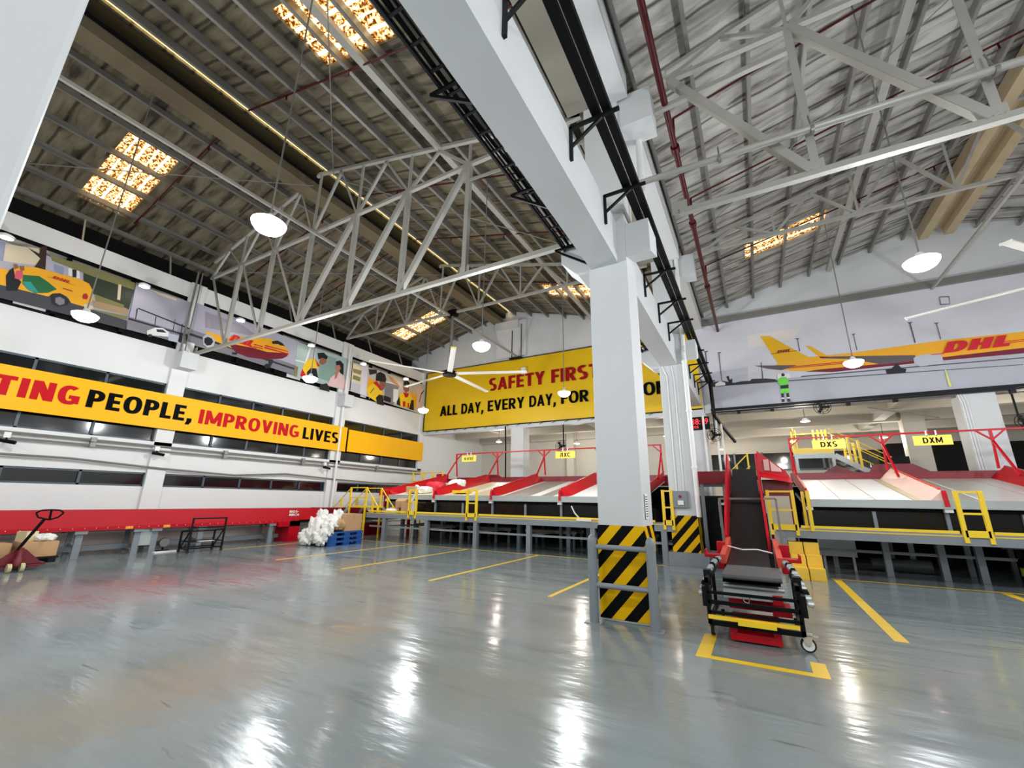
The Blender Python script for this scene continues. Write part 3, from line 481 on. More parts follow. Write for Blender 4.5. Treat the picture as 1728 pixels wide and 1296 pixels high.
column(24.0, 24.6, 'shaded column deep in the room behind the yellow stair', x0=5.85, x1=6.6, top=5.6, corbels=False, mtl='beige_wall')
# steel plates and pipes on the columns
m = MB(); m.path([(-1.33, 12.02, 1.2), (-1.33, 12.02, 5.6), (-1.33, 12.15, 5.8), (-1.3, 12.2, 8.9)], .06, 12)
for z in (2.4, 3.9, 5.3): m.tube((-1.33, 12.02, z), (-1.33, 12.02, z+.06), .075, 12)
tag(m.build('drain_pipe', 'plastic_white', smooth=True), 'thick white drain pipe down the side of the second column', 'pipe')
m = MB(); m.path([(-1.16, 6.7, 6.1), (-1.16, 6.7, 8.6), (-1.3, 6.7, 8.9)], .06, 12); tag(m.build('drain_pipe', 'plastic_white', smooth=True), 'thick white drain pipe above the bracket of the big striped column', 'pipe')
m = MB(); m.path([(-1.95, 12.17, 5.3), (-1.84, 12.17, 5.0), (-1.84, 12.17, 1.84)], .016, 8); tag(m.build('wall_conduit', 'plastic_white'), 'left of two thin conduits rising from the switch box', 'conduit')
m = MB(); m.path([(-1.7, 12.17, 5.3), (-1.66, 12.17, 4.9), (-1.66, 12.17, 1.84)], .016, 8); tag(m.build('wall_conduit', 'plastic_white'), 'right of two thin conduits rising from the switch box', 'conduit')
t = thing('switch_box', 'grey electrical switch box with a red lamp on the second striped column', 'switch box', (-1.75, 12.2, 1.4))
m = MB(); m.box(-1.94, -1.58, 12.1, 12.2, 1.42, 1.84); m.build('cabinet', 'grey_paint', t, bevel=.008)
m = MB(); m.lathe((-1.76, 12.09, 1.7), [(.035, -.015), (.035, .02)], 14, 'y'); m.build('indicator_lamp', 'deep_red', t)
m = MB(); m.box(-1.82, -1.68, 12.06, 12.1, 1.49, 1.6); m.build('switch', 'plastic_white', t)
m = MB(); m.tube((-1.52, 18.15, 1.8), (-1.52, 18.15, 4.9), .05); tag(m.build('drain_pipe', 'plastic_white'), 'pale pipe on the far column below the red clock', 'pipe')
m = MB(); m.tube((-1.1, 18.5, 1.8), (-1.1, 18.5, 5.0), .045); m.tube((-.92, 18.6, 1.8), (-.92, 18.6, 4.6), .035); tag(m.build('drain_pipe', 'plastic_white'), 'pair of pale pipes right of the far column', 'pipe')
for i, x in enumerate((5.97, 6.03, 6.1)):
    m = MB(); m.path([(x-.05, 18.232, 5.0), (x, 18.232, 4.7), (x, 18.232, 1.9)], .015); tag(m.build('wall_conduit', 'plastic_white'), '%s thin conduit on the wide pale column behind the right chutes' % ('left', 'middle', 'right')[i], 'conduit')
# red digital clock
t = thing('digital_clock', 'red digital clock reading 38:19 on the far column', 'clock', (-1.8, 18.1, 4.62))
m = MB(); m.box(-2.35, -1.3, 18.12, 18.26, 4.36, 4.86); m.build('case', 'black_paint', t)
m = MB(); m.text('38:19', (-1.95, 18.112, 4.56), (1, 0, 0), (0, 0, 1), .6, .24, .03, 0); m.build('time_digits', 'led_red', t)
m = MB(); m.text('025', (-1.93, 18.112, 4.41), (1, 0, 0), (0, 0, 1), .22, .1, 0, 0); m.build('date_digits', 'led_red', t)
# bollard guard
t = thing('bollard_guard', 'grey steel guard of two round posts and rails in front of the big striped column', 'bollard', (-1.7, 6.0, 0))
for x in (-2.08, -1.29):
    m = MB(); m.lathe((x, 6.0, 0), [(.062, 0), (.062, 1.0), (.058, 1.045), (.04, 1.085), (.012, 1.1)], 20); m.build('post', 'grey_paint', t, smooth=True)
    m = MB(); m.box(x-.11, x+.11, 5.89, 6.11, 0, .008); m.build('base_plate', 'grey_paint', t)
for z in (.46, .945):
    m = MB(); m.tube((-2.03, 6.0, z), (-1.34, 6.0, z), .034, 14); m.build('rail', 'grey_paint', t, smooth=True)
# cable tray and brackets along the right face of the lower beam
t = thing('cable_tray', 'black double cable tray along the right side of the concrete beams', 'cable tray', (-1.12, 0, 6.2))
m = MB(); m.box(-1.235, -1.13, -8.9, 17.9, 6.14, 6.24); m.box(-1.1, -1.0, -8.9, 17.9, 6.14, 6.24); m.path([(-1.1, 17.85, 6.18), (-1.1, 18.0, 4.88), (-.95, 19.2, 4.66), (-.6, 22, 4.3)], .07); m.build('channel', 'black_paint', t)
for y in (-1.0, .8, 2.44, 4.09, 5.5, 8.2, 9.7, 11.0, 13.6, 15.0, 16.3, 17.5):
    m = MB(); m.bar((-1.53, y, 6.11), (-.9, y, 6.11), .04, .04); m.bar((-1.52, y, 6.12), (-1.52, y, 5.62), .04, .04); m.bar((-1.52, y, 5.82), (-1.12, y, 6.09), .035, .035); m.build('bracket', 'dark_steel', t)
t = thing('cable_ladder', 'dark cable ladder packed with cables along the left side of the concrete beams', 'cable tray', (-2.3, 0, 5.9))
m = MB(); m.box(-2.17, -2.14, -9, 18, 5.84, 5.9); m.box(-2.5, -2.47, -9, 18, 5.84, 5.9)
for i in range(88): m.box(-2.48, -2.16, -8+.3*i, -7.97+.3*i, 5.85, 5.87)
m.build('ladder', 'dark_steel', t)
for i, x in enumerate((-2.2, -2.26, -2.33, -2.4, -2.45)):
    m = MB(); pts = [(x+random.uniform(-.03, .03), y, 5.9+.03*random.random()) for y in range(-9, 19, 1)]; m.path(pts, (.02, .03, .015, .025, .015)[i], 6); m.build('cable', 'black_paint' if i % 2 else 'dark_steel', t)
for y in (1.0, 2.7, 4.5, 6.1, 8.6, 10.6, 13.4, 15.6):
    m = MB(); m.bar((-2.0, y, 5.82), (-2.62, y, 5.82), .035, .035); m.bar((-2.02, y, 5.4), (-2.6, y, 5.8), .035, .035); m.build('bracket', 'black_paint', t)
# the big pale pipe crossing the right hall
t = thing('cross_pipe', 'pale round pipe crossing the right hall beside the nearest lattice truss', 'pipe', (3, 6.2, 6.66))
m = MB(); m.tube((-1.3, 6.2, 6.72), (14, 6.2, 6.42), .05, 14); m.build('pipe', 'white_steel', t, smooth=True)
for x in (.1, 1.28, 3.1, 5): m = MB(); m.lathe((x, 6.2, 6.69-.02*(x+1)), [(.062, -.02), (.062, .02)], 14, 'x'); m.tube((x, 6.22, 6.7), (x, 6.3, 6.98), .012, 6); m.build('clamp', 'galv_steel', t)

# ------------------------------------------------------------------ steel roof trusses
def truss(y, xs, zb, zm, zf, ridge, label, end_x, low=True, mtl='white_steel', wl=.08):
    """xs: node positions left to right. low: with the deep lattice down to the lower chord"""
    t = thing('roof_truss', label, 'truss', (xs[0], y, zb))
    def bar(nm, p, q, w=wl):
        m = MB(); m.angle(p, q, w, .012, (0, 1, 0)); m.build(nm, mtl, t)
    if low:
        m = MB(); m.bar((xs[0], y, zb), (end_x[1], y, zb), .1, .09); m.build('bottom_chord', mtl, t)
        for i, x in enumerate(xs):
            if i > 0: bar('vertical_brace', (x, y, zb+.03), (x, y, zm-.03), .1)
            if i+1 < len(xs):
                if ridge < 0 and i >= 3: bar('diagonal_brace', (x, y, zb+.03), (xs[i+1]-.06, y, zm-.03), .11)
                elif ridge < 0: bar('diagonal_brace', (x+.2, y, zm-.03), (xs[i+1]-.03, y, zb+.05), .08)
                else: bar('diagonal_brace', (x+.05, y, zm-.03), (xs[i+1]-.05, y, zb+.05), .12)
            m = MB(); m.box(x-.12, x+.12, y-.008, y+.008, zb, zb+.22); m.build('gusset_plate', mtl, t)
    m = MB(); m.bar((xs[0], y, zm), (end_x[1], y, zm), .09, .08); m.build('middle_chord', mtl, t)
    lo = xs[0]; hi = end_x[1]
    for a, b in ((lo, ridge), (ridge, hi)):
        m = MB(); m.bar((a, y, max(zm, zf(a)-.3)), (b, y, zf(b)-.3), .09, .08) if a == lo else m.bar((a, y, zf(a)-.3), (b, y, max(zm, zf(b)-.3)), .09, .08); m.build('rafter', mtl, t)
    x = xs[0]+.9; up = True; last = (xs[0], zm)
    k = 0
    for i in range(len(xs)*1-1):
        xm = (xs[i]+xs[i+1])/2; zt = zf(xm)-.33
        if zt-zm > .25:
            bar('upper_brace', (xs[i], y, zm), (xm, y, zt), .06); bar('upper_brace', (xm, y, zt), (xs[i+1], y, zm), .06)
            bar('upper_brace', (xs[i+1], y, zm), (xs[i+1], y, zf(xs[i+1])-.33), .05)
    return t
LX = [-16.1, -14.22, -12.38, -10.51, -8.62, -6.76, -4.9]
truss(6.5, LX, 6.16, 9.0, roof_left, -10.6, 'deep pale steel lattice truss spanning the left hall to the big column', (-16.1, -2.2))
truss(12.45, LX, 8.8, 8.8, roof_left, -10.6, 'shallow far roof truss of the left hall, carrying the left ceiling fan', (-16.1, -2.2), low=False)
truss(.5, LX, 8.8, 8.8, roof_left, -10.6, 'shallow roof truss of the left hall above and behind the camera', (-16.1, -2.2), low=False)
RX = [-.56, 1.28, 3.12, 4.96, 6.8, 8.64, 10.5, 12.3]
truss(6.5, RX, 6.14, 8.92, roof_right, 6.3, 'deep pale steel lattice truss spanning the right hall from the big column', (-.9, 13.9))
truss(12.45, RX, 8.8, 8.8, roof_right, 6.3, 'shallow far roof truss of the right hall above the aircraft picture', (-.9, 13.9), low=False)
m = MB(); m.angle((-2.1, 6.5, 8.3), (-5.0, 6.5, 8.55), .08, .012, (0, 1, 0)); 
tag(m.build('knee_brace', 'white_steel'), 'pale steel strut from the big column to the left truss', 'brace')
m = MB(); m.angle((-.8, 6.5, 8.35), (1.28, 6.5, 8.5), .08, .012, (0, 1, 0)); tag(m.build('knee_brace', 'white_steel'), 'pale steel strut from the big column to the right truss', 'brace')
for i, (p, q, nm) in enumerate((((-16, .6, 9.3), (-10.7, 6.4, 10.7), 'left slope near the bright amber panel'), ((-16, 6.6, 9.3), (-10.7, 12.4, 10.7), 'left slope behind the deep truss'), ((-2.4, .6, 8.9), (-9.8, 6.4, 10.7), 'slope beside the large amber panel'),
                                ((-9.8, 6.6, 10.7), (-2.6, 12.4, 8.9), 'slope above the hanging lamps'), ((-16, 18, 9.3), (-10.7, 12.6, 10.7), 'far left slope'), ((-1, 12.4, 9.1), (6, 6.6, 10.5), 'right hall slope'), ((-1, 18, 9.0), (6, 12.6, 10.5), 'far right hall slope'))):
    m = MB(); m.tube(p, q, .012, 6); tag(m.build('tie_rod', 'galv_steel'), 'thin diagonal tie rod under the roof, %s' % nm, 'tie rod', 'roof tie rods')
# struts in the dark gap above the left wall
for i in range(9):
    y = -1.2+2.2*i
    m = MB(); m.bar((-16.3, y, 8.62), (-16.7, y, 9.5), .04, .04); tag(m.build('eave_strut', 'white_steel'), 'short pale strut in the dark gap above the left wall, %s from the camera' % ORD[i], 'strut', 'eave struts')
# pendant lamps
def lamp_proto():
    t = thing('pendant_lamp', 'x', 'lamp', (0, 0, 0), 'hall pendant lamps')
    m = MB(); m.tube((0, 0, .02), (0, 0, 1), .012, 8); m.build('rod', 'galv_steel', t)
    m = MB(); m.lathe((0, 0, 0), [(.2, .0), (.205, .02), (.16, .06), (.07, .08), (.05, .14), (.03, .16)], 24); m.build('housing', 'plastic_white', t, smooth=True)
    m = MB(); m.lathe((0, 0, 0), [(.04, -.12), (.1, -.11), (.16, -.075), (.2, -.02), (.21, .02), (.19, .035)], 24); m.build('lens', 'lamp_glow', t, smooth=True)
    return t
LP = lamp_proto()
names = {(-11.4, 2.6): 'glowing pendant lamp in front of the van picture', (-5.2, 2.6): 'glowing pendant lamp with the widest glare, nearest the camera under the left roof',
         (2.5, 2.6): 'pendant lamp above the right of the camera', (-11.4, 7.7): 'glowing pendant lamp in front of the two talking people in the wall picture',
         (-5.2, 7.7): 'glowing pendant lamp right of the left ceiling fan, above the yellow banner', (2.5, 7.7): 'glowing pendant lamp high in the right hall, against the grey gable',
         (-11.4, 12.85): 'glowing pendant lamp at the corner of the left wall and the yellow banner', (-5.2, 12.7): 'glowing pendant lamp over the word FOR on the yellow banner', (2.5, 12.95): 'glowing pendant lamp in front of the yellow aircraft'}
for i, (x, y) in enumerate(HALL_LAMPS):
    o = LP if i == 0 else copy_tree(LP); o.location = (x, y, LAMP_Z)
    o['label'] = names.get((x, y), 'pendant lamp %s the camera, %s side' % ('behind' if y < 0 else 'out to the right of', ('left wall' if x < -8 else 'left' if x < 0 else 'near right' if x < 5 else 'far right')) + ('' if y < 0 else ', %s row' % {2.6: 'near', 7.7: 'middle', 12.9: 'far'}.get(y, '')))
    zt = (roof_left(x) if x < -2 else roof_right(x))-LAMP_Z
    for ch in o.children:
        if ch.name.startswith('rod'): ch.scale = (1, 1, (zt)/1.0); ch.location.z = 0
    ld = bpy.data.lights.new('light', 'POINT'); ld.energy = LAMP_POWER; ld.shadow_soft_size = .22; ld.color = (.93, .97, 1)
    lo = bpy.data.objects.new('light', ld); COL.objects.link(lo); lo.parent = o; lo.location = (0, 0, -.32)
# ceiling fans
def fan(x, y, z, a0, label, zt):
    t = thing('ceiling_fan', label, 'fan', (x, y, z))
    m = MB(); m.lathe((x, y, z), [(.12, -.12), (.26, -.1), (.27, .06), (.14, .12), (.08, .16)], 24); m.build('hub', 'black_paint', t, smooth=True)
    m = MB(); m.tube((x, y, z+.1), (x, y, zt), .055, 12); m.build('down_rod', 'galv_steel', t, smooth=True)
    m = MB(); m.box(x-.2, x+.2, y-.1, y+.1, zt-.15, zt+.12); m.build('mount', 'black_paint', t)
    for k in range(5):
        a = math.radians(a0+72*k); d = Vector((math.cos(a), math.sin(a), 0)); s = Vector((-d.y, d.x, 0)); m = MB()
        P = Vector((x, y, z-.02)); w0, w1 = .1, .085; n = Vector((0, 0, .025))
        pts = [(P+d*.2-s*w0+n*.4), (P+d*.2+s*w0-n*.8), (P+d*3.0+s*w1-n*.6), (P+d*3.0-s*w1+n*.4)]
        m.face([p+n for p in pts]); m.face([p for p in pts][::-1])
        for i in range(4): m.face([pts[i], pts[(i+1) % 4], pts[(i+1) % 4]+n, pts[i]+n])
        b = m.build('blade', 'fan_white', t)
        m = MB(); q = P+d*3.0; m.bar(q-s*.09, q+s*.09, .03, .04); m.build('tip_cap', 'sign_yellow' if k == 4 and x < 0 else 'fan_white', b)
fan(-9.85, 12.45, 6.25, 22, 'large white five-blade ceiling fan in the left hall in front of the yellow banner', 8.78)
fan(6.6, 12.45, 6.25, 10, 'large white five-blade ceiling fan in the right hall, blades entering at the right edge', 8.78)
# ------------------------------------------------------------------ left wall: windows, pictures, banner, pipes
wn = 0
def window(y0, y1, z0, z1, nm, x=-16.28):
    global wn; wn += 1
    m = MB(); k = max(2, round((y1-y0)/1.3)); m.box(x-.03, x+.05, y0, y1, z0, z0+.05); m.box(x-.03, x+.05, y0, y1, z1-.05, z1)
    for i in range(k+1): yy = y0+(y1-y0)*i/k; m.box(x-.03, x+.05, yy-.03 if i else yy, yy+.03, z0, z1)
    o = struct(m.build('window_%d' % wn, 'window_frame')); m = MB(); m.box(x-.012, x-.002, y0+.02, y1-.02, z0+.04, z1-.04); m.build('pane', 'window_dark', o)
for (a, b) in ((-6.3, -.3), (.15, 5.98), (6.45, 12.35), (12.9, 18.0)):
    window(a, b, 1.77, 2.18, ''); window(a, b, 3.12, 5.0, ''); window(a, b, .5, 1.0, '')
# upper strip: dark frame with a beige recess behind the pictures
m = MB(); m.box(-16.42, -16.4, -6.3, 18.1, 6.18, 8.08); struct(m.build('wall_recess_left', 'beige_wall'))
for i, (a, b) in enumerate(((-6.3, -.3), (.15, 5.98), (6.45, 12.35), (12.9, 18.0))):
    m = MB(); m.box(-16.3, -16.2, a, b, 6.18, 6.26); m.box(-16.3, -16.2, a, b, 8.0, 8.08); m.box(-16.36, -16.34, a, b, 6.2, 6.52)
    for k in range(5): y = a+(b-a)*k/4; m.box(-16.3, -16.2, max(a, y-.05), min(b, y+.05), 6.18, 8.08)
    m.build('trim_%d' % (10+i), 'black_paint')['kind'] = 'structure'
    if b > 0:
        for k, y in enumerate((a+.9, a+2.2, a+3.5)):
            if k != i % 3: continue
            m = MB(); m.box(-16.33, -16.31, y, y+.6, 6.28, 6.44); struct(m.build('trim_%d' % (20+i*3+k), 'plastic_white'))  # white plate painting a lit view below the pictures
def picture(nm, data, label, norm, loc):
    mats = []
    for mm, p in data:
        if mm not in mats: mats.append(mm)
    b = MB()
    for k, (mm, p) in enumerate(data):
        b.cur = mats.index(mm); e = .0012*k
        if norm == 'x': b.face([(loc+e, q[0], q[1]) for q in p])
        else: b.face([(q[0], loc-e, q[1]) for q in p])
    b.cur = 0
    p = data[0][1]                                   # the board behind the print
    if norm == 'x': b.prism(p, loc-.03, loc-.003, 'x')
    else: b.prism(p, loc+.003, loc+.03, 'y')
    return b, mats
def lettered(b, mats, mm):
    if mm not in mats: mats.append(mm)
    b.cur = mats.index(mm)
Uy, Uz, Ux = (0, 1, 0), (0, 0, 1), (1, 0, 0)
b, ms = picture('van', MUR_VAN, '', 'x', -16.14); lettered(b, ms, 'mRed2'); b.sign('DHL', (-16.09, 2.83, 7.2), Uy, Uz, .34, .08, .5, .26); b.box(-16.092, -16.09, 2.75, 3.3, 7.195, 7.2)
tag(b.build('wall_picture', ms), 'wall picture of a yellow delivery van with a green leaf, at the upper left', 'picture')
b, ms = picture('apron', MUR_APRON, '', 'x', -16.09); tag(b.build('wall_picture', ms), 'grey wall picture of an airport apron with a small white car', 'picture')
b, ms = picture('nose', MUR_NOSE, '', 'x', -16.09); lettered(b, ms, 'mRed')
b.sign('DHL', (-16.045, 7.44, 6.98), Uy, Uz, .8, .26, .5, .27, .08); b.box(-16.047, -16.045, 7.4, 8.45, 6.98, 7.0)
tag(b.build('wall_picture', ms), 'wall picture of a yellow and red aircraft nose behind the deep truss', 'picture')
b, ms = picture('chat', MUR_CHAT, '', 'x', -16.08); tag(b.build('wall_picture', ms), 'wall picture of a courier in yellow bending towards a woman in pink', 'picture')
b, ms = picture('crew', MUR_CREW, '', 'x', -16.08); tag(b.build('wall_picture', ms), 'wall picture of two couriers in yellow and red shirts at a van', 'picture')
b, ms = picture('jet', MUR_JET, '', 'y', 18.26); lettered(b, ms, 'mRed')
b.sign('DHL', (5.84, 18.2, 6.38), Ux, Uz, 1.5, .36, .5, .28, .08); b.box(5.55, 5.86, 18.198, 18.2, 6.36, 6.385); b.box(7.2, 7.9, 18.198, 18.2, 6.47, 6.49); b.box(7.2, 7.9, 18.198, 18.2, 6.52, 6.54)
lettered(b, ms, 'mMaroon'); b.sign('DHL', (1.3, 18.2, 7.1), Ux, Uz, .42, .11, .5, .26); b.box(1.1, 1.32, 18.198, 18.2, 7.1, 7.115); b.box(1.72, 1.95, 18.198, 18.2, 7.1, 7.115)
tag(b.build('wall_picture', ms), 'huge wall picture of a yellow cargo aircraft with a figure in green, right hall', 'picture')
m = MB(); m.bar((-1.2, 18.15, 5.1), (13.5, 18.15, 5.1), .12, .09); m.bar((-1.2, 18.08, 4.98), (13.5, 18.08, 5.02), .05, .05)
for x in (-.3, .8, 3.05, 4.3, 7): m.box(x, x+.12, 18.0, 18.12, 4.86, 4.98)
tag(m.build('banner_truss', 'dark_steel'), 'dark steel rail with clips under the aircraft picture', 'rail')
# yellow banner on the left wall
t = thing('wall_banner', 'long yellow banner with the words PEOPLE, IMPROVING LIVES on the left wall', 'banner', (-15.98, 6, 3.55))
m = MB(); m.box(-16.0, -15.97, -4.5, 13.0, 3.53, 4.62); m.build('cloth', 'banner_yellow', t)
xx = -15.963
words(t, 'letter_red', [('CONNEC', (xx, -.2, 3.86), Uy, Uz, 2.56, .5), ('TING', (xx, 2.44, 3.86), Uy, Uz, 1.58, .5)], t=.245)
words(t, 'letter_red', [('IMPROVING', (xx, 6.98, 3.85), Uy, Uz, 3.66, .48)], t=.225)
words(t, 'letter_black', [('PEOPLE,', (xx, 4.17, 3.86), Uy, Uz, 2.6, .5)], t=.235)
words(t, 'letter_black', [('LIVES', (xx, 10.82, 3.84), Uy, Uz, 1.74, .47)], t=.215)
m = MB(); m.box(-16.0, -15.97, 13.1, 18.2, 3.55, 4.55); tag(m.build('wall_banner', 'banner_yellow'), 'plain yellow banner at the far end of the left wall', 'banner')
# pipes, cable and cameras on the left wall
for z, nm in ((3.0, 'upper'), (2.86, 'lower')):
    m = MB(); m.tube((-16.06, -8, z), (-16.06, 18.2, z-.02), .028)
    for y in (4.5, 8.0, 11.0, 15): m.box(-16.12, -16.0, y, y+.12, z-.06, z+.06)
    tag(m.build('wall_conduit', 'galv_steel'), '%s straight conduit along the left wall under the banner' % nm, 'conduit')
m = MB(); m.path([(-16.05, -2, 2.46), (-16.05, 2.9, 2.45), (-16.05, 4.2, 2.45), (-16.05, 6.3, 2.32), (-16.05, 8.5, 2.24), (-16.05, 10.4, 2.4), (-16.05, 12.7, 2.3), (-16.05, 15.2, 2.24), (-16.05, 18, 2.3)], .03)
tag(m.build('wall_cable', 'galv_steel', smooth=True), 'thick sagging grey cable along the left wall above the lower windows', 'cable')
for i, (y, nm) in enumerate(((2.95, 'at the left edge of the picture'), (6.06, 'under the word PEOPLE'), (12.1, 'under the word LIVES'))):
    t = thing('security_camera', 'small black security camera on the left wall %s' % nm, 'camera', (-16.0, y, 2.8), 'left wall cameras')
    m = MB(); m.box(-16.1, -16.0, y-.06, y+.06, 2.84, 2.98); m.build('junction_box', 'plastic_white', t)
    m = MB(); m.tube((-16.02, y, 2.84), (-15.9, y, 2.76), .02); m.tube((-15.98, y-.12, 2.77), (-15.82, y+.14, 2.72), .045, 12); m.build('camera_body', 'black_paint', t)
for i, y in enumerate((1.79, 4.63, 7.5, 10.4, 13.2, 16.1)):
    t = thing('flood_lamp', 'small white flood lamp above the wall pictures, %s from the camera' % ORD[i], 'lamp', (-15.65, y, 7.7), 'picture flood lamps')
    m = MB(); m.bar((-16.3, y, 8.02), (-15.65, y, 7.8), .04, .04); m.build('arm', 'black_paint', t)
    m = MB(); m.lathe((-15.65, y, 7.7), [(.13, -.02), (.15, .04), (.06, .1)], 16); m.build('shade', 'plastic_white', t, smooth=True)
    m = MB(); m.lathe((-15.65, y, 7.7), [(.02, -.05), (.13, -.021)], 16); m.build('lens', 'small_glow', t)
    ld = bpy.data.lights.new('light', 'SPOT'); ld.energy = 14; ld.spot_size = 2.2; ld.spot_blend = .6; ld.shadow_soft_size = .1; lo = bpy.data.objects.new('light', ld); COL.objects.link(lo); lo.parent = t; lo.location = (0, 0, -.1); lo.rotation_euler = (0, -.5, 0)
# brackets of the left wall piers and the far-left down pipes
for y, nm in ((6.22, 'under the deep truss'), (12.62, 'between the two talking people and the crew pictures')):
    m = MB(); m.box(-16.1, -15.62, y-.24, y+.24, 5.5, 6.05); tag(m.build('wall_corbel', 'concrete_paint', bevel=.01), 'white concrete corbel on the left wall %s' % nm, 'corbel', 'left wall corbels')
m = MB(); m.tube((-15.96, 12.62, .6), (-15.96, 12.62, 8.35), .045, 12); tag(m.build('down_pipe', 'plastic_white', smooth=True), 'white down pipe on the left wall beside the word LIVES', 'pipe')
m = MB(); m.tube((-16.0, 6.05, 6.05), (-16.0, 6.05, 9.0), .03, 10); m.tube((-15.93, 6.15, 6.05), (-15.93, 6.15, 9.0), .02, 10); tag(m.build('down_pipe', 'galv_steel'), 'thin grey pipes on the left wall at the end of the deep truss', 'pipe')

# ------------------------------------------------------------------ yellow banner on the back wall
t = thing('safety_banner', 'large yellow banner reading SAFETY FIRST on the back wall', 'banner', (-9, 18.22, 5.2))
m = MB(); nx, nz = 40, 10; X0, X1, Z0, Z1 = -16.05, -1.5, 5.2, 8.6
def bz(u, v): return (X0+(X1-X0)*u, 18.24+.03*math.sin(u*9+v*3)*math.sin(v*PI), Z0+(Z1-Z0)*v)
for i in range(nx):
    for j in range(nz): m.face([bz(i/nx, j/nz), bz((i+1)/nx, j/nz), bz((i+1)/nx, (j+1)/nz), bz(i/nx, (j+1)/nz)])
m.build('cloth', 'banner_gold', t, smooth=True)
words(t, 'letter_dark_red', [('SAFETY', (-11.72, 18.2, 7.07), Ux, Uz, 3.26, .68), ('FIRST', (-8.12, 18.2, 7.07), Ux, Uz, 2.45, .68)], t=.225, gap=.07)
words(t, 'letter_black', [(q, (x, 18.2, 5.98), Ux, Uz, wd, .57) for q, x, wd in (('ALL', -14.92, 1.2), ('DAY,', -13.46, 1.42), ('EVERY', -11.76, 2.17), ('DAY,', -9.32, 1.42), ('FOR', -7.62, 1.38), ('EVERY', -5.95, 2.1), ('ONE', -3.78, 1.45))], t=.21, gap=.07)
m = MB(); m.tube((X0, 18.2, Z0), (X1, 18.2, Z0), .025); m.tube((X0, 18.2, Z0), (X0, 18.2, Z1), .025); m.tube((X0, 18.2, Z1+.02), (X1, 18.2, Z1+.02), .02)
for i in range(22): x = X0+.5+i*.64; m.tube((x, 18.2, Z0), (x-.22, 18.16, Z0-.1), .012, 5)
m.build('frame', 'dark_steel', t)
m = MB(); m.box(-9.72, -9.48, 18.05, 18.2, 7.72, 8.05); tag(m.build('wall_box', 'plastic_white'), 'small white box on the yellow banner above the word SAFETY', 'box')
m = MB(); m.path([(-10.3, 18.1, 10.2), (-10.3, 18.1, 8.6)], .02); m.path([(-9.75, 18.1, 10.5), (-9.75, 18.1, 8.6)], .02); m.box(-10.4, -9.7, 18.0, 18.15, 8.55, 8.65); tag(m.build('gable_conduit', 'dark_steel'), 'two dark conduits on the grey gable above the yellow banner', 'conduit')
m = MB(); m.path([(-10.6, 18.1, 5.1), (-10.5, 18.0, 4.0), (-10.42, 17.9, 2.4)], .035); tag(m.build('hanging_cable', 'black_paint'), 'black cable hanging down the pale column behind the left chutes', 'cable')
from mathutils import noise
# ------------------------------------------------------------------ floor markings
def marking(pts, label, grp=None):
    m = MB(); m.prism(pts, 0.0, .003, 'z'); tag(m.build('floor_marking', 'line_yellow'), label, 'floor marking', grp)
for x, nm in ((-10.75, 'leftmost'), (-8.3, 'second from the left'), (-5.78, 'third from the left'), (-3.22, 'rightmost, ending beside the big column')):
    marking([(x-.04, 7.05), (x+.04, 7.05), (x+.04, 11.9), (x-.04, 11.9)], 'yellow parking bay line on the left floor, %s' % nm, 'left bay lines')
marking([(-14.2, 8.0), (-13.9, 8.0), (-13.9, 8.06), (-14.2, 8.06)], 'faint yellow line end beside the red conveyor')
marking([(-14.05, 6.9), (-13.98, 6.9), (-13.98, 11.6), (-14.05, 11.6)], 'yellow line running along the red conveyor towards the pallet')
marking([(-13.2, 11.95), (-2.2, 11.95), (-2.2, 12.0), (-13.2, 12.0)], 'long thin yellow line in front of the left platform')
marking([(1.2, 12.1), (9.5, 12.25), (9.5, 12.31), (1.2, 12.16)], 'long thin yellow line in front of the right platform')
marking([(1.22, 7.15), (1.36, 7.15), (1.36, 12.0), (1.22, 12.0)], 'yellow bay line beside the yellow steps')
marking([(3.78, 7.2), (3.92, 7.2), (3.92, 12.1), (3.78, 12.1)], 'yellow bay line at the right edge of the picture')
marking([(-.76, 5.33), (.4, 5.33), (.4, 5.78), (.27, 5.78), (.27, 5.43), (-.62, 5.43), (-.62, 6.25), (-.76, 6.25)], 'yellow bracket painted around the foot of the boom conveyor')

# ------------------------------------------------------------------ red belt conveyor along the left wall
t = thing('belt_conveyor', 'long red belt conveyor along the left wall', 'conveyor', (-15.1, 4, 0))
m = MB(); m.prism([(-14.75, .73), (-14.72, .73), (-14.76, 1.13), (-14.8, 1.13)], -3.0, 11.3, 'y'); m.prism([(-14.75, .73), (-14.68, .73), (-14.68, .64), (-14.72, .64), (-14.72, .7), (-14.75, .7)], -3, 10.3, 'y')
m.box(-15.5, -15.46, -3, 11.3, .65, 1.13); m.build('side_panel', 'red_paint', t)
m = MB(); m.box(-15.45, -14.78, -3, 11.2, .8, .84); m.build('belt', 'rubber', t)
for y in (1.6, 4.43, 5.6, 6.0, 7.15, 9.35, -1.5):
    m = MB(); m.bar((-14.8, y, .62), (-14.8, y, 0), .14, .06, (1, 0, 0)); m.box(-14.87, -14.7, y-.12, y+.12, .56, .65); m.bar((-15.4, y, .65), (-15.4, y, 0), .1, .06, (1, 0, 0)); m.bar((-14.85, y, .22), (-15.4, y, .3), .04, .04)
    m.build('leg', 'grey_paint', t)
m = MB(); m.box(-14.82, -14.78, 5.64, 5.96, .2, .63); m.build('control_panel', 'lip_grey', t)
m = MB(); m.box(-15.3, -15.18, -3, 10.3, .12, .25); m.build('lower_rail', 'grey_paint', t)
for y in (5.35, 6.2): m = MB(); m.box(-14.68, -14.672, y-.08, y+.08, .65, .72); m.build('reflector', 'orange_sticker', t)
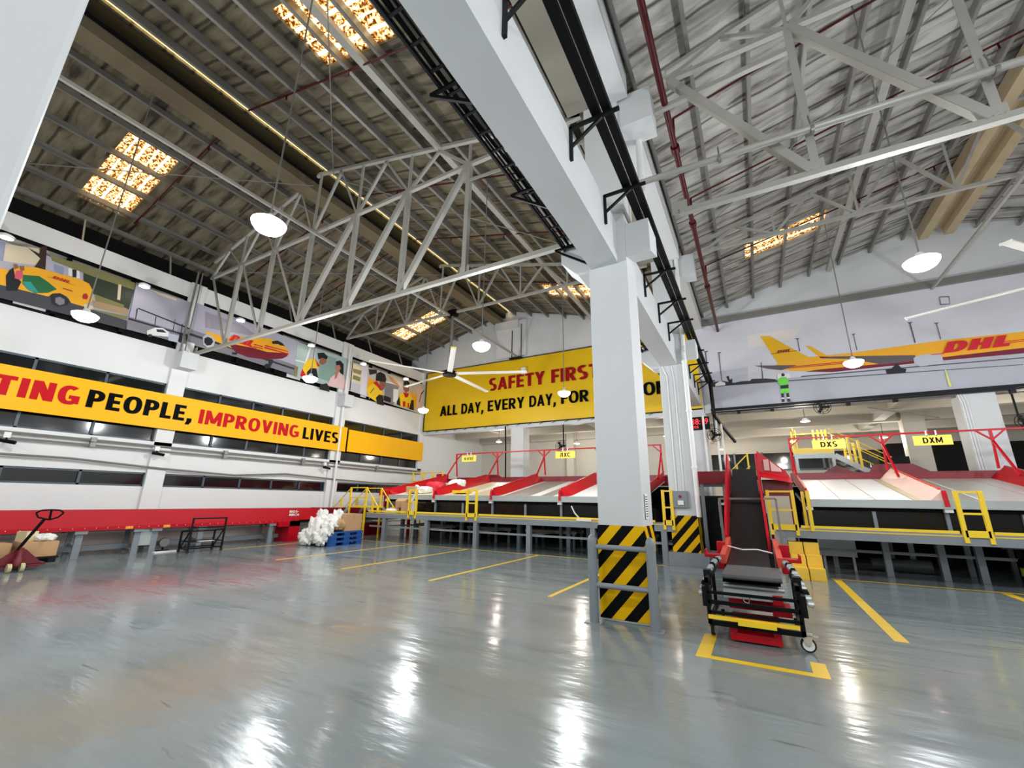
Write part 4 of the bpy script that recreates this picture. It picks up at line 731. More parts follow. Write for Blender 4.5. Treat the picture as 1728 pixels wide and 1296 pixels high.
m = MB(); m.box(-15.4, -14.6, 9.9, 10.3, 0, .7); m.box(-15.4, -14.6, 9.5, 10.3, .52, .7); m.build('end_frame', 'red_paint', t)
words(t, 'paper', [('IBOS-', (-14.715, 9.9, .98), Uy, Uz, .36, .08), ('NBCH', (-14.71, 9.9, .87), Uy, Uz, .38, .08)])
m = MB()
for i in range(60): m.lathe((-14.68, -2.8+.22*i, .7), [(.01, 0), (.008, .012)], 6, 'x')
m.build('bolts', 'paper', t)['kind'] = 'stuff'
m = MB(); m.box(-15.5, -14.75, 11.3, 14.8, .75, 1.14); m.box(-15.6, -14.8, 12, 14.5, 0, .5); tag(m.build('belt_conveyor', 'deep_red'), 'dark red conveyor section under the yellow crossover stair', 'conveyor')

# ------------------------------------------------------------------ platforms in front of the chutes
def platform(x0, x1, legs, backlegs, label, gates):
    t = thing('walkway_platform', label, 'platform', ((x0+x1)/2, 12.7, 0))
    m = MB(); m.box(x0, x1, 12.22, 13.44, .955, .985); m.build('deck', 'grey_paint', t)
    m = MB(); m.box(x0, x1, 12.16, 12.22, .81, .985); m.build('front_beam', 'grey_paint', t)
    for x in legs: m = MB(); m.box(x-.07, x+.07, 12.17, 12.31, 0, .81); m.box(x-.1, x+.1, 12.15, 12.33, 0, .012); m.build('leg', 'grey_paint', t)
    for x in backlegs: m = MB(); m.box(x-.06, x+.06, 13.3, 13.42, 0, .955); m.build('leg', 'grey_paint', t)
    m = MB(); m.bar((x0+.05, 12.35 if x0 < 0 else 13.4, .5), (x1-.05, 12.35 if x0 < 0 else 13.4, .5), .05, .06)
    for x in legs: m.bar((x, 12.3, .53), (x+.3, 13.5, .53), .05, .05)
    m.build('brace', 'grey_paint', t)
    m = MB(); g = sorted(gates); e = x0+.1
    for a, b in g+[(x1, x1)]:
        if a-e > .2: m.box(e, a, 12.17, 12.21, 1.03, 1.085)
        e = b
    m.box(x0, x1, 12.155, 12.165, .975, .995); m.build('toe_rail', 'rail_yellow', t)
    return t
platform(-13.3, -1.95, (-12.35, -10.3, -8.22, -6.25, -4.2, -2.25), (-12.5, -11.2, -9.6, -8.9, -7.2, -5.4, -3.6), 'grey steel walkway platform in front of the left chutes', [(-11.3, -10.85), (-8.65, -8.1), (-2.45, -1.95)])
platform(.3, 9.3, (.42, 6.3, 8.9), (2.45, 3.4, 4.0, 5.2), 'grey steel walkway platform in front of the right chutes', [(.15, .8), (3.45, 3.95)])
def gate(x0, x1, label, grp, extra=0):
    t = thing('safety_gate', label, 'gate', (x0, 12.17, .97), grp)
    for x in (x0, x1): m = MB(); m.box(x-.035, x+.035, 12.12, 12.19, .86, 1.87); m.build('post', 'rail_yellow', t)
    for z in (1.42, 1.84): m = MB(); m.box(x0, x1, 12.14, 12.17, z-.02, z+.02); m.build('rail', 'rail_yellow', t)
    m = MB(); m.box(x0, x1, 12.12, 12.15, .97, 1.1); m.build('toe_plate', 'rail_yellow', t)
G = 'yellow access gates'
gate(-11.12, -10.8, 'narrow yellow gate beside the cartons on the left platform', G)
gate(-8.55, -8.18, 'narrow yellow gate in the middle of the left platform', G)
gate(-2.2, -1.98, 'yellow gate just left of the second striped column', G)
gate(.22, .72, 'wide yellow gate beside the boom conveyor', G)
gate(3.52, 3.88, 'narrow yellow gate on the right platform near the picture edge', G)
m = MB(); m.box(.98, 1.05, 12.12, 12.19, .97, 1.86); m.box(.9, .96, 12.3, 12.36, .97, 1.84); tag(m.build('rail_post', 'rail_yellow'), 'single yellow post pair beside the first right chute', 'post')
# yellow plastic steps
for k in range(3):
    y0 = 11.55+.3*k; t = thing('step_block', 'yellow plastic step block leading to the right platform, %s' % ('lowest', 'middle', 'highest')[k], 'step', (.78, y0, 0), 'yellow step blocks')
    h = .24*(k+1); 
    for xa, xb in ((.5, .77), (.79, 1.07)):
        m = MB(); m.box(xa, xb, y0, y0+.3, 0, h); m.box(xa+.02, xb-.02, y0-.004, y0, h-.22, h-.03); m.build('block', 'step_yellow', t, bevel=.012)

# ------------------------------------------------------------------ sorting chutes
ZF, ZB, YF, YB = 1.68, 2.33, 13.3, 16.9
def bed_z(y): return ZF+(ZB-ZF)*(y-YF)/(YB-YF)
def divider(t, x, side, mm='red_paint', wd=.34):
    m = MB(); P = []
    for y, h in ((YF-.02, .2), (YF+.2, .24), (YF+1.7, .26), (YB, .32)):
        z = bed_z(y); P.append([(x, y, z-.02), (x, y, z+h), (x+.03*side, y, z+h), (x+wd*side*(1 if y > YF+.1 else .7), y, z-.0)])
    for a, b in zip(P, P[1:]):
        for i in range(4): m.face([a[i], a[(i+1) % 4], b[(i+1) % 4], b[i]])
    m.face(P[0]); m.face(P[-1][::-1]); m.build('side_wall', mm, t)
    m = MB(); m.bar((x+.015*side, YF+.1, bed_z(YF+.1)+.24), (x+.015*side, YB, bed_z(YB)+.325), .05, .03); m.build('edge_trim', 'orange_red' if mm != 'red_paint' else 'red_paint', t)
    m = MB(); m.prism([(YF-.02, 1.9), (YF-.07, 1.84), (YF-.1, 1.52), (YF-.04, 1.5), (YF-.0, 1.7)], x-.03, x+.05, 'x'); m.build('nose', 'red_paint', t)
    m = MB(); m.box(x-.06, x+.08, YF-.1, YF+.02, 1.42, 1.5); m.build('foot', 'plastic_white', t)
def chute(x0, x1, strips, label, side, dl=True, dr=False):
    t = thing('sorting_chute', label, 'chute', ((x0+x1)/2, YF, 0), 'sorting chutes')
    mats = []; m = MB()
    tot = sum(s[1] for s in strips); x = x0
    for mm, wd in strips:
        xe = x+(x1-x0)*wd/tot
        if mm not in mats: mats.append(mm)
        m.cur = mats.index(mm); m.prism([(YF, ZF-.05), (YF, ZF), (YB, ZB), (YB, ZB-.05)], x, xe, 'x'); x = xe
    m.build('slide', mats, t)
    m = MB(); m.box(x0, x1, YF-.06, YF, 1.52, 1.685); m.box(x0, x1, YF-.14, YF-.06, 1.5, 1.54); m.build('lip', 'lip_grey', t)
    m = MB(); m.tube((x0, YF+.05, 1.46), (x1, YF+.05, 1.46), .045, 10); m.build('roller', 'black_paint', t)
    if dl: divider(t, x0, side if side > 0 else 1, 'red_paint', .34 if side > 0 else .06)
    if dr: divider(t, x1, side if side < 0 else -1, 'pale_pink' if 3 < x1 < 4 else 'red_paint', .34 if side < 0 else .08)
    k = 2
    for i in range(k):
        a = x0+(x1-x0)*i/k; b = x0+(x1-x0)*(i+1)/k
        m = MB(); m.box(a+.05, b-.02, YF+.12, YF+.135, 1.0, 1.42); m.build('guard_pane', 'guard_glass', t)
        m = MB(); m.box(a-.035, a+.035, YF+.05, YF+.12, .98, 1.5); m.bar((a, YF+.1, 1.45), (a, YB, 1.9), .05, .06); m.build('post', 'grey_paint', t)
    m = MB(); m.box(x0, x1, YF+1.2, YF+2.2, .9, 1.35); m.box(x0+.2, x1-.2, YF+1.19, YF+1.2, 1.0, 1.1); m.build('under_belt', 'belt_dark', t)
    for xx in (x0+.5, x1-.5): m = MB(); m.box(xx-.05, xx+.05, YB-.4, YB-.3, 0, ZB-.2); m.build('leg', 'grey_paint', t); m = MB(); m.box(xx-.05, xx+.05, YF+1.15, YF+1.2, 0, .9); m.build('leg', 'grey_paint', t)
    return t
chute(-13.35, -10.9, [('slide_white', 1.6), ('slide_cream', 1)], 'leftmost sorting chute, holding parcels, under the WWWE sign', 1)
chute(-10.9, -8.3, [('slide_cream', 1.2), ('slide_white', .3), ('slide_cream', 1)], 'sorting chute second from the left, cream slide between red walls', 1)
chute(-8.3, -5.65, [('slide_white', .5), ('slide_grey', 1.1), ('slide_white', .4), ('slide_grey', .5), ('slide_white', .3)], 'sorting chute third from the left with grey and white strips', 1)
chute(-5.65, -2.95, [('slide_white', 1)], 'white sorting chute half hidden behind the big striped column', 1, True, True)
chute(1.1, 3.65, [('slide_white', .65), ('deep_red', .015), ('slide_white', .65), ('deep_red', .015), ('slide_white', .65), ('deep_red', .015), ('slide_cream', .5)], 'white sorting chute with thin red lines under the DXS sign', -1, True, True)
chute(3.65, 6.05, [('slide_grey', .6), ('slide_white', .03), ('stainless', .9), ('deep_red', .012), ('stainless', .8)], 'stainless sorting chute under the DXM sign', -1, False, True)
chute(6.05, 8.6, [('slide_grey', 1)], 'rightmost sorting chute, cut by the picture edge', -1, False, True)
def trough(x0, x1, label):
    t = thing('collector_conveyor', label, 'conveyor', ((x0+x1)/2, 17.4, 0)); m = MB(); m.box(x0, x1, 16.95, 17.0, 2.15, 2.5); m.box(x0, x1, 17.9, 17.95, 2.15, 2.6); m.box(x0, x1, 17.0, 17.9, 2.15, 2.2); m.build('side_panel', 'deep_red', t)
    m = MB(); m.box(x0, x1, 17.0, 17.9, 2.25, 2.29); m.build('belt', 'rubber', t)
    k = int((x1-x0)/2)
    for i in range(k+1): x = x0+.2+(x1-x0-.4)*i/k; m = MB(); m.box(x-.05, x+.05, 17.0, 17.1, 0, 2.15); m.build('leg', 'dark_steel', t); m = MB(); m.box(x-.05, x+.05, 17.8, 17.9, 0, 2.15); m.build('leg', 'dark_steel', t)
trough(-13.3, -2.1, 'dark red collector conveyor running behind the left chutes'); trough(1.1, 9.0, 'dark red collector conveyor running behind the right chutes')
for (pts, lb) in (([(1.85, 2.45), (2.45, 2.85), (2.75, 2.7), (3.3, 2.45)], 'dark red peaked chute shield behind the grey stair'), ([(3.2, 2.45), (3.45, 2.85), (4.4, 2.85), (4.95, 2.5)], 'dark red flat-topped chute shield behind the right chutes'),
                  ([(-11.9, 2.45), (-11.6, 2.72), (-10.9, 2.72), (-10.4, 2.42)], 'dark red chute shield behind the leftmost chute')):
    m = MB(); m.prism(pts, 17.97, 18.03, 'y'); m.box(pts[0][0], pts[0][0]+.05, 17.97, 18.03, 0, 2.46); m.box(pts[-1][0]-.05, pts[-1][0], 17.97, 18.03, 0, 2.46); tag(m.build('chute_shield', 'deep_red'), lb, 'shield')
m = MB(); m.box(-14.2, -13.4, 13.8, 15.2, 1.9, 2.0); m.prism([(13.3, 1.65), (13.3, 1.85), (15.6, 2.3), (15.6, 1.9)], -13.9, -13.38, 'x'); m.box(-13.8, -13.7, 15, 15.1, 0, 1.95); m.box(-13.8, -13.7, 13.5, 13.6, 0, 1.75); tag(m.build('feed_hopper', 'red_paint'), 'red end sheet left of the leftmost chute', 'hopper')
for x0, x1, lb in ((-13.9, -2.2, 'left'), (1.0, 9.2, 'right')):
    m = MB(); m.box(x0, x1, 16.78, 16.82, 0, 2.1); tag(m.build('light_blocker', 'black_paint'), 'black sheet skirt added to darken the space under the %s chutes' % lb, 'blocker')  # added sheet that keeps room light from reaching under the chutes
    t = thing('sorter_frame', 'dark machine frame deep under the %s chutes' % lb, 'machine', ((x0+x1)/2, 16, 0))
    for k in range(int((x1-x0)/1.3)):
        x = x0+.6+1.3*k; m = MB(); m.box(x-.05, x+.05, 15.95, 16.05, 0, 1.9); m.build('leg', 'dark_steel', t)
        if k % 2: m = MB(); m.box(x-.3, x+.35, 15.9, 15.94, .55+.1*(k % 3), .62+.1*(k % 3)); m.build('tray', 'galv_steel', t)
    m = MB(); m.box(x0+.3, x1-.3, 15.96, 16.04, .75, .85); m.box(x0+.3, x1-.3, 15.96, 16.04, 1.3, 1.5); m.build('cross_beam', 'dark_steel', t)
# sign gantries and hanging signs
def gantry(x0, x1, xs, label):
    t = thing('sign_gantry', label, 'gantry', ((x0+x1)/2, 16.5, 2.4)); z = 3.62
    m = MB(); m.bar((x0, 16.5, z), (x1, 16.5, z), .05, .05); m.build('top_rail', 'red_paint', t)
    for x in xs:
        m = MB(); m.bar((x, 16.5, z), (x, 16.5, z-.45), .06, .06); m.bar((x, 16.5, z-.3), (x, 16.6, bed_z(16.6)+.3), .05, .05); m.bar((x, 16.5, z-.3), (x, 15.6, bed_z(15.6)+.24), .05, .05)
        if x > x0+.3: m.bar((x, 16.5, z-.28), (x-.28, 16.5, z-.02), .04, .04)
        if x < x1-.3: m.bar((x, 16.5, z-.28), (x+.28, 16.5, z-.02), .04, .04)
        m.build('post', 'red_paint', t)
    return t
gantry(-12.35, -2.9, (-12.33, -10.05, -7.72, -5.2, -2.93), 'red tube gantry over the left chutes carrying the WWWE sign'); gantry(1.1, 8.4, (1.12, 3.47, 5.8, 8.3), 'red tube gantry over the right chutes carrying the DXS and DXM signs')
def sign(x0, x1, txt, label, tw):
    t = thing('hanging_sign', label, 'sign', ((x0+x1)/2, 16.4, 3.25)); m = MB(); m.box(x0, x1, 16.4, 16.42, 3.24, 3.52); m.build('board', 'sign_yellow', t)
    m = MB(); xm = (x0+x1)/2; m.box(xm-.12, xm-.09, 16.4, 16.44, 3.5, 3.66); m.build('hanger', 'plastic_white', t); m = MB(); m.box(xm+.09, xm+.12, 16.4, 16.44, 3.5, 3.66); m.build('hanger', 'plastic_white', t)
    m = MB(); m.sign(txt, (xm-tw/2, 16.396, 3.3), Ux, Uz, tw, .16, 0, .19 if len(txt) < 4 else .13, .14); m.build('lettering', 'letter_black', t)
sign(-11.95, -11.15, 'WWWE', 'yellow hanging sign reading WWWE', .56); sign(-7.15, -6.28, 'ЛXC', 'yellow hanging sign ending in XC, over the third left chute', .44)
sign(1.72, 2.57, 'DXS', 'yellow hanging sign reading DXS', .42); sign(4.15, 4.98, 'DXM', 'yellow hanging sign reading DXM', .42)

# ------------------------------------------------------------------ stairs
def yrail(t, pts, r=.02): m = MB(); m.path(pts, r, 8); m.build('handrail', 'rail_yellow', t)
t = thing('access_stair', 'grey stair and landing with yellow handrails behind the DXS sign', 'stair', (2.1, 19.4, 0))
m = MB(); m.box(1.39, 2.62, 19.1, 19.93, 3.3, 3.37); m.build('landing', 'galv_steel', t)
m = MB(); m.box(1.39, 2.62, 19.07, 19.1, 3.37, 3.57); m.build('toe_board', 'rail_yellow', t); m = MB(); m.box(1.39, 2.62, 19.06, 19.1, 3.19, 3.37); m.build('landing_beam', 'lip_grey', t)
for x in (1.45, 2.56):
    for y in (19.12, 19.89): m = MB(); m.box(x-.045, x+.045, y-.045, y+.045, 0, 3.3); m.build('leg', 'lip_grey', t)
for y in (19.1, 19.93): m = MB(); m.bar((2.62, y, 3.28), (4.18, y, 2.22), .045, .18); m.bar((4.18, y, 2.22), (4.18, y, 0), .07, .07); m.build('stringer', 'lip_grey', t)
for i in range(5): x = 2.78+.28*i; z = 3.17-.19*i; m = MB(); m.box(x-.13, x+.16, 19.13, 19.9, z-.03, z); m.build('tread', 'lip_grey', t)
for y in (19.1, 19.93):
    for dz in ((.39, .7, .98) if y < 19.5 else (.98,)): yrail(t, [(2.56, y, 3.28+dz), (4.18, y, 2.18+dz)], .017)
    for x in (3.06, 3.34): z = 3.28-.68*(x-2.62); m = MB(); m.box(x-.033, x+.033, y-.033, y+.033, z, z+1.0); m.build('rail_post', 'rail_yellow', t)
yrail(t, [(1.45, 19.1, 3.37), (1.45, 19.1, 4.33), (1.45, 19.9, 4.33), (1.45, 19.9, 3.37)]); yrail(t, [(1.45, 19.9, 4.2), (2.56, 19.9, 4.2)]); yrail(t, [(1.52, 19.1, 3.37), (1.52, 19.1, 4.25)])
for x in (2.17, 2.32, 2.45, 2.56): m = MB(); m.box(x-.028, x+.028, 19.88, 19.93, 3.37, 4.33); m.build('rail_post', 'rail_yellow', t)
t = thing('crossover_stair', 'yellow-railed crossover stair over the end of the red conveyor', 'stair', (-14.2, 12.8, 0))
m = MB(); m.box(-14.5, -13.4, 12.3, 13.1, 1.16, 1.22); m.build('landing', 'rail_yellow', t)
for y in (12.3, 13.1):
    for x, z0 in ((-15.35, .0), (-14.95, .0), (-14.45, .0), (-13.55, 0.0), (-13.15, .985), (-12.85, .985)):
        zt = {-15.35: 1.2, -14.95: 1.5, -14.45: 1.95, -13.55: 1.95, -13.15: 1.55, -12.85: 1.25}[x]; m = MB(); m.box(x-.03, x+.03, y-.03, y+.03, z0, zt); m.build('post', 'rail_yellow', t)
    yrail(t, [(-15.35, y, 1.18), (-14.45, y, 1.93), (-13.55, y, 1.93), (-12.85, y, 1.22)]); yrail(t, [(-14.45, y, 1.55), (-13.55, y, 1.55)]); yrail(t, [(-15.1, y, .9), (-14.45, y, 1.4)], .016)
    m = MB(); m.bar((-15.6, y, .1), (-14.5, y, 1.16), .04, .14); m.bar((-13.4, y, 1.16), (-13.2, y, .99), .04, .12); m.build('stringer', 'lip_grey', t)
for i in range(3): m = MB(); m.box(-15.4+.3*i, -15.1+.3*i, 12.32, 13.08, .28+.28*i, .31+.28*i); m.build('tread', 'rail_yellow', t)
t = thing('guard_railing', 'yellow guard railing with a red bin behind the leftmost chute', 'railing', (-14.4, 16.95, 0))
for x in (-15.4, -14.75, -14.1, -13.47): m = MB(); m.box(x-.033, x+.033, 16.92, 16.98, 0, 2.84); m.build('post', 'rail_yellow', t)
for z in (2.82, 2.4): yrail(t, [(-15.4, 16.95, z), (-13.47, 16.95, z)]); yrail(t, [(-15.4, 16.95, z), (-15.4, 18.0, z)])
m = MB(); m.box(-14.0, -13.52, 17.1, 17.5, 2.3, 2.75); m.box(-13.97, -13.92, 17.12, 17.17, 0, 2.3); m.box(-13.6, -13.55, 17.43, 17.48, 0, 2.3); tag(m.build('red_bin', 'red_paint', bevel=.02), 'red box behind the yellow guard railing above the leftmost chute', 'box')

# ------------------------------------------------------------------ telescopic boom conveyor
t = thing('boom_conveyor', 'red and black telescopic boom conveyor on castors, reaching towards the camera', 'conveyor', (-.2, 9, 0))
def bz2(y): return .70 if y < 7.2 else .70+(y-7.2)*.07 if y < 8.8 else .81+(y-8.8)*.36
m = MB(); ys = [6.2, 7.2, 8.8, 13.4]; 
for a, b in zip(ys, ys[1:]):
    x0, x1 = (-.49, .12) if a < 7 else (-.52, .05)
    m.face([(x0, a, bz2(a)), (x1, a, bz2(a)), (x1, b, bz2(b)), (x0, b, bz2(b))]); m.face([(x0, b, bz2(b)-.08), (x1, b, bz2(b)-.08), (x1, a, bz2(a)-.08), (x0, a, bz2(a)-.08)])
    for x in (x0, x1): m.face([(x, a, bz2(a)-.08), (x, a, bz2(a)), (x, b, bz2(b)), (x, b, bz2(b)-.08)])
m.build('lower_belt', 'belt_dark', t)
m = MB(); m.box(-.49, .14, 6.2, 7.15, .7, .712); m.tube((-.49, 6.2, .684), (.14, 6.2, .684), .028, 16); m.build('nose_belt', 'belt_grey', t, smooth=True)
m = MB(); m.box(-.5, .15, 6.22, 6.3, .5, .54); m.box(-.5, .15, 6.24, 7.0, .44, .47)
for i in range(5): m.tube((-.5, 6.35+.14*i, .56), (.15, 6.35+.14*i, .56), .03, 10)
m.build('return_rollers', 'alu', t)
for s, x in ((-1, -.56), (1, .2)):
    m = MB(); m.prism([(7.15, .72), (7.15, .84), (8.8, .98), (8.8, .82)], x-.03*s-.035, x-.03*s+.035, 'x'); m.build('side_rail', 'orange_red', t)
    m = MB(); m.prism([(8.7, .78), (8.7, 1.02), (9.2, 1.35), (12.2, 2.75), (12.6, 2.8), (12.9, 2.5), (13.4, 2.35), (9, .8)], x-.02+.05*(s > 0)*0-.12*(s > 0), x+.02-.12*(s > 0), 'x'); m.build('side_guard', 'red_paint', t)
    m = MB(); m.box(x-.1*(s < 0)-.0, x+.1*(s > 0)+.02, 7.9, 8.1, .55, .95); m.build('end_cap', 'red_paint', t)
    m = MB(); m.box(x-.22 if s < 0 else x, x if s < 0 else x+.22, 7.25, 7.5, .78, .82); m.box(x-.22 if s < 0 else x+.2, x-.2 if s < 0 else x+.22, 7.25, 7.5, .82, .88); m.build('tray', 'red_paint', t)
    xx = x-.03*(s < 0)+.02*(s > 0)                       # energy chain beside the nose belt
    for k in range(14):
        y = 7.15-.075*k; z = .78-.0018*k*k; m = MB(); m.lathe((xx+s*.012*k-.02, y, z), [(.038, 0), (.038, .05)], 10, 'x'); m.lathe((xx+s*.012*k-.03, y, z), [(.02, 0), (.02, .07)], 8, 'x'); m.build('chain_link', 'black_paint' if k % 3 == 2 else 'alu', t)
    xf = -.66 if s < 0 else .27
    m = MB(); m.box(xf-.02, xf+.02, 6.02, 6.06, .17, .68); m.box(xf-.02, xf+.02, 6.9, 6.94, .17, .68); m.box(xf-.02, xf+.02, 6.02, 7.2, .17, .22); m.box(xf-.02, xf+.02, 6.02, 7.2, .62, .67); m.build('side_frame', 'black_paint', t)
    m = MB(); m.box(xf-.05*(s < 0)-.02, xf+.02+.05*(s > 0), 6.1, 6.3, .34, .56); m.box(xf-.04*(s < 0)-.02, xf+.02+.04*(s > 0), 6.35, 6.5, .5, .72); m.build('control_box', 'dark_steel', t)
m = MB()
for z, h in ((.185, .05), (.3, .03), (.41, .04), (.515, .03)): m.box(-.66, .27, 6.02, 6.06, z-h/2, z+h/2)
m.build('front_bar', 'black_paint', t)
m = MB(); m.box(-.67, .24, 5.985, 6.02, .235, .275); m.box(-.36, .02, 5.96, 6.0, .205, .26); m.build('bumper_bar', 'rail_yellow', t)
m = MB(); m.box(-.46, .06, 6.1, 6.7, .02, .07); m.box(-.46, .06, 6.08, 6.12, .02, .1); m.box(-.46, -.38, 6.1, 6.7, .02, .2); m.box(-.02, .06, 6.1, 6.7, .02, .2); m.box(-.46, .06, 6.66, 6.7, .02, .2); m.build('foot_box', 'red_paint', t, bevel=.006)
m = MB(); m.box(-.5, .15, 6.9, 7.0, .2, .42); m.box(-.25, -.05, 6.5, 7, .3, .36); m.box(0, .2, 6.4, 6.9, .26, .33); m.box(-.45, -.38, 6.3, 6.4, .42, .5); m.box(.02, .12, 6.2, 6.3, .42, .52); m.build('inner_frame', 'red_paint', t)
m = MB(); m.path([(-.5, 7.9, .9), (-.3, 7.85, .86), (-.1, 7.9, .87), (.1, 7.8, .84)], .01, 6); m.build('rope', 'paper', t)
m = MB(); m.path([(-.3, 6.1, .5), (-.27, 6.06, .44), (-.23, 6.07, .43), (-.21, 6.1, .5)], .006, 6); m.build('loose_cable', 'galv_steel', t)
x, y = .3, 6.12
m = MB(); m.lathe((x, y-.02, .075), [(.07, 0), (.075, .01), (.075, .03), (.07, .04)], 20, 'y'); wh = m.build('castor_wheel', 'rubber', t, smooth=True)
m = MB(); m.lathe((x, y-.027, .075), [(.056, 0), (.056, .054)], 18, 'y'); m.build('hub', 'plastic_white', wh); m = MB(); m.lathe((x, y-.032, .075), [(.012, 0), (.012, .064)], 10, 'y'); m.build('axle', 'dark_steel', wh)
m = MB(); m.prism([(x-.02, .07), (x+.02, .07), (x+.05, .17), (x-.06, .17)], y-.04, y-.034, 'y'); m.prism([(x-.02, .07), (x+.02, .07), (x+.05, .17), (x-.06, .17)], y+.034, y+.04, 'y'); m.box(x-.06, x+.05, y-.04, y+.04, .165, .185); m.box(x+.03, x+.1, y-.02, y+.02, .16, .17); m.build('castor_fork', 'alu', t)
for x, y in ((-.66, 6.25), (-.6, 7.1), (.25, 7.1)):
    m = MB(); m.lathe((x-.02, y, .065), [(.062, 0), (.065, .01), (.065, .03), (.062, .04)], 18, 'x'); wh = m.build('castor_wheel', 'rubber', t, smooth=True)
    m = MB(); m.lathe((x-.026, y, .065), [(.045, 0), (.045, .052)], 16, 'x'); m.build('hub', 'plastic_white', wh)
    m = MB(); m.prism([(y-.02, .06), (y+.02, .06), (y+.05, .17), (y-.05, .17)], x+.028, x+.034, 'x'); m.prism([(y-.02, .06), (y+.02, .06), (y+.05, .17), (y-.05, .17)], x-.036, x-.03, 'x'); m.box(x-.04, x+.04, y-.05, y+.05, .165, .18); m.build('castor_fork', 'alu', t)
m = MB()
for y in (9.4, 10.6, 11.8, 13.1):
    for x in (-.57, .1): m.box(x-.04, x+.04, y-.04, y+.04, 0, bz2(y)-.1)
    m.box(-.6, .14, y-.03, y+.03, bz2(y)-.2, bz2(y)-.1)
m.build('support_frame', 'dark_steel', t)
t = thing('discharge_hopper', 'red sheet metal hopper at the top right of the boom conveyor', 'hopper', (.4, 13, 0))
m = MB(); m.face([(.1, 12.6, 2.3), (.1, 13.4, 2.3), (.1, 13.4, 3.0), (.1, 12.6, 2.75)]); m.face([(.1, 12.9, 2.35), (.78, 12.9, 2.2), (.7, 12.95, 2.38), (.12, 12.95, 2.9)]); m.face([(.1, 12.9, 2.35), (.78, 12.9, 2.2), (.8, 12.5, 2.05), (.1, 12.5, 2.2)])
m.prism([(12.45, 2.05), (12.45, 2.2), (13.4, 2.45), (13.4, 2.2)], .06, .1, 'x'); m.build('sheet', 'red_paint', t)
m = MB(); m.box(.24, .36, 12.86, 12.88, 2.38, 2.66); m.build('pale_plate', 'pale_pink', t)  # pale plates in front of the red hopper sheet
m = MB(); m.face([(.39, 12.87, 2.36), (.62, 12.87, 2.34), (.6, 12.88, 2.42), (.39, 12.88, 2.62)]); m.build('pale_plate', 'pale_pink', t)
m = MB(); m.box(.15, .8, 12.9, 13.3, 1.75, 2.15); m.box(.2, .26, 12.95, 13.0, 0, 1.75); m.box(.7, .76, 12.95, 13.0, 0, 1.75); m.build('chute_base', 'deep_red', t)
t = thing('barrier_arm', 'grey tube barrier across the boom conveyor', 'barrier', (-.75, 11, 0)); m = MB(); m.bar((-.76, 11, 0), (-.76, 11, 1.66), .05, .05); m.bar((-.76, 11, 1.65), (.34, 11, 1.66), .04, .04); m.bar((.34, 11, 1.66), (.34, 11, 0), .04, .04); m.build('tube', 'galv_steel', t)
t = thing('drive_cabinet', 'dark machine housing between the second striped column and the boom conveyor', 'machine', (-1.1, 14, 0))
m = MB(); m.box(-1.9, -.75, 14.0, 16.8, .25, 1.75); m.build('housing', 'dark_steel', t); m = MB(); m.box(-1.92, -.7, 13.9, 16.9, 2.1, 2.45); m.build('red_panel', 'deep_red', t)
for x in (-1.85, -1.4, -.8): m = MB(); m.box(x-.05, x+.05, 13.95, 14.05, 0, 2.1); m.build('leg', 'grey_paint', t)
m = MB(); m.box(-1.0, -.95, 13.88, 13.94, .9, 1.6); m.box(-.95, -.8, 13.9, 13.94, 1.5, 1.56); m.build('switches', 'plastic_white', t)
t = thing('service_stair', 'yellow handrail of a stair behind the boom conveyor', 'railing', (-.6, 19, 0))
m = MB(); m.bar((-.95, 18.9, 2.6), (-.2, 18.9, 3.35), .04, .04); m.bar((-.9, 18.9, 2.2), (-.1, 18.9, 2.95), .04, .04); m.bar((-.15, 18.9, 0), (-.15, 18.9, 3.45), .06, .06); m.bar((-.55, 18.9, 0), (-.55, 18.9, 3.0), .05, .05); m.build('handrail', 'rail_yellow', t)

# ------------------------------------------------------------------ loose things on the floor
def pallet(z, label):
    t = thing('plastic_pallet', label, 'pallet', (-12.65, 10.45, z), 'blue pallets'); x0, x1, y0, y1 = -13.35, -12.15, 9.75, 11.05
    m = MB(); m.box(x0, x1, y0, y1, z+.105, z+.145); m.build('deck', 'pallet_blue', t)
    m = MB(); m.box(x0, x1, y0, y1, z, z+.02); m.build('base', 'pallet_blue', t)
    for i in range(3):
        for j in range(3):
            cx = x0+.1+(x1-x0-.2)*i/2; cy = y0+.12+(y1-y0-.24)*j/2; m = MB(); m.box(cx-.08, cx+.08, cy-.12, cy+.12, z+.02, z+.105); m.build('foot', 'pallet_blue', t)
    return t
for i in range(3): pallet(.148*i, 'blue plastic pallet beside the red conveyor, %s of the stack of three' % ('bottom', 'middle', 'top')[i])
def carton(x, y, z, a, b, c, label, rz=0, tilt=0, m1='cardboard', nm='cardboard_box'):
    t = thing(nm, label, 'box', (x, y, z)); m = MB(); m.box(x-a/2, x+a/2, y-b/2, y+b/2, z, z+c); m.build('carton', m1, t, bevel=.004)
    m = MB(); m.box(x-a/2-.001, x+a/2+.001, y-.03, y+.03, z+c, z+c+.0015); m.box(x+a/2, x+a/2+.0015, y-.03, y+.03, z+c*.7, z+c); m.build('tape', 'kraft', t)
    t.rotation_euler = (tilt, 0, rz); return t
carton(-12.62, 10.65, .447, .8, .72, .55, 'tall brown carton on the blue pallets')
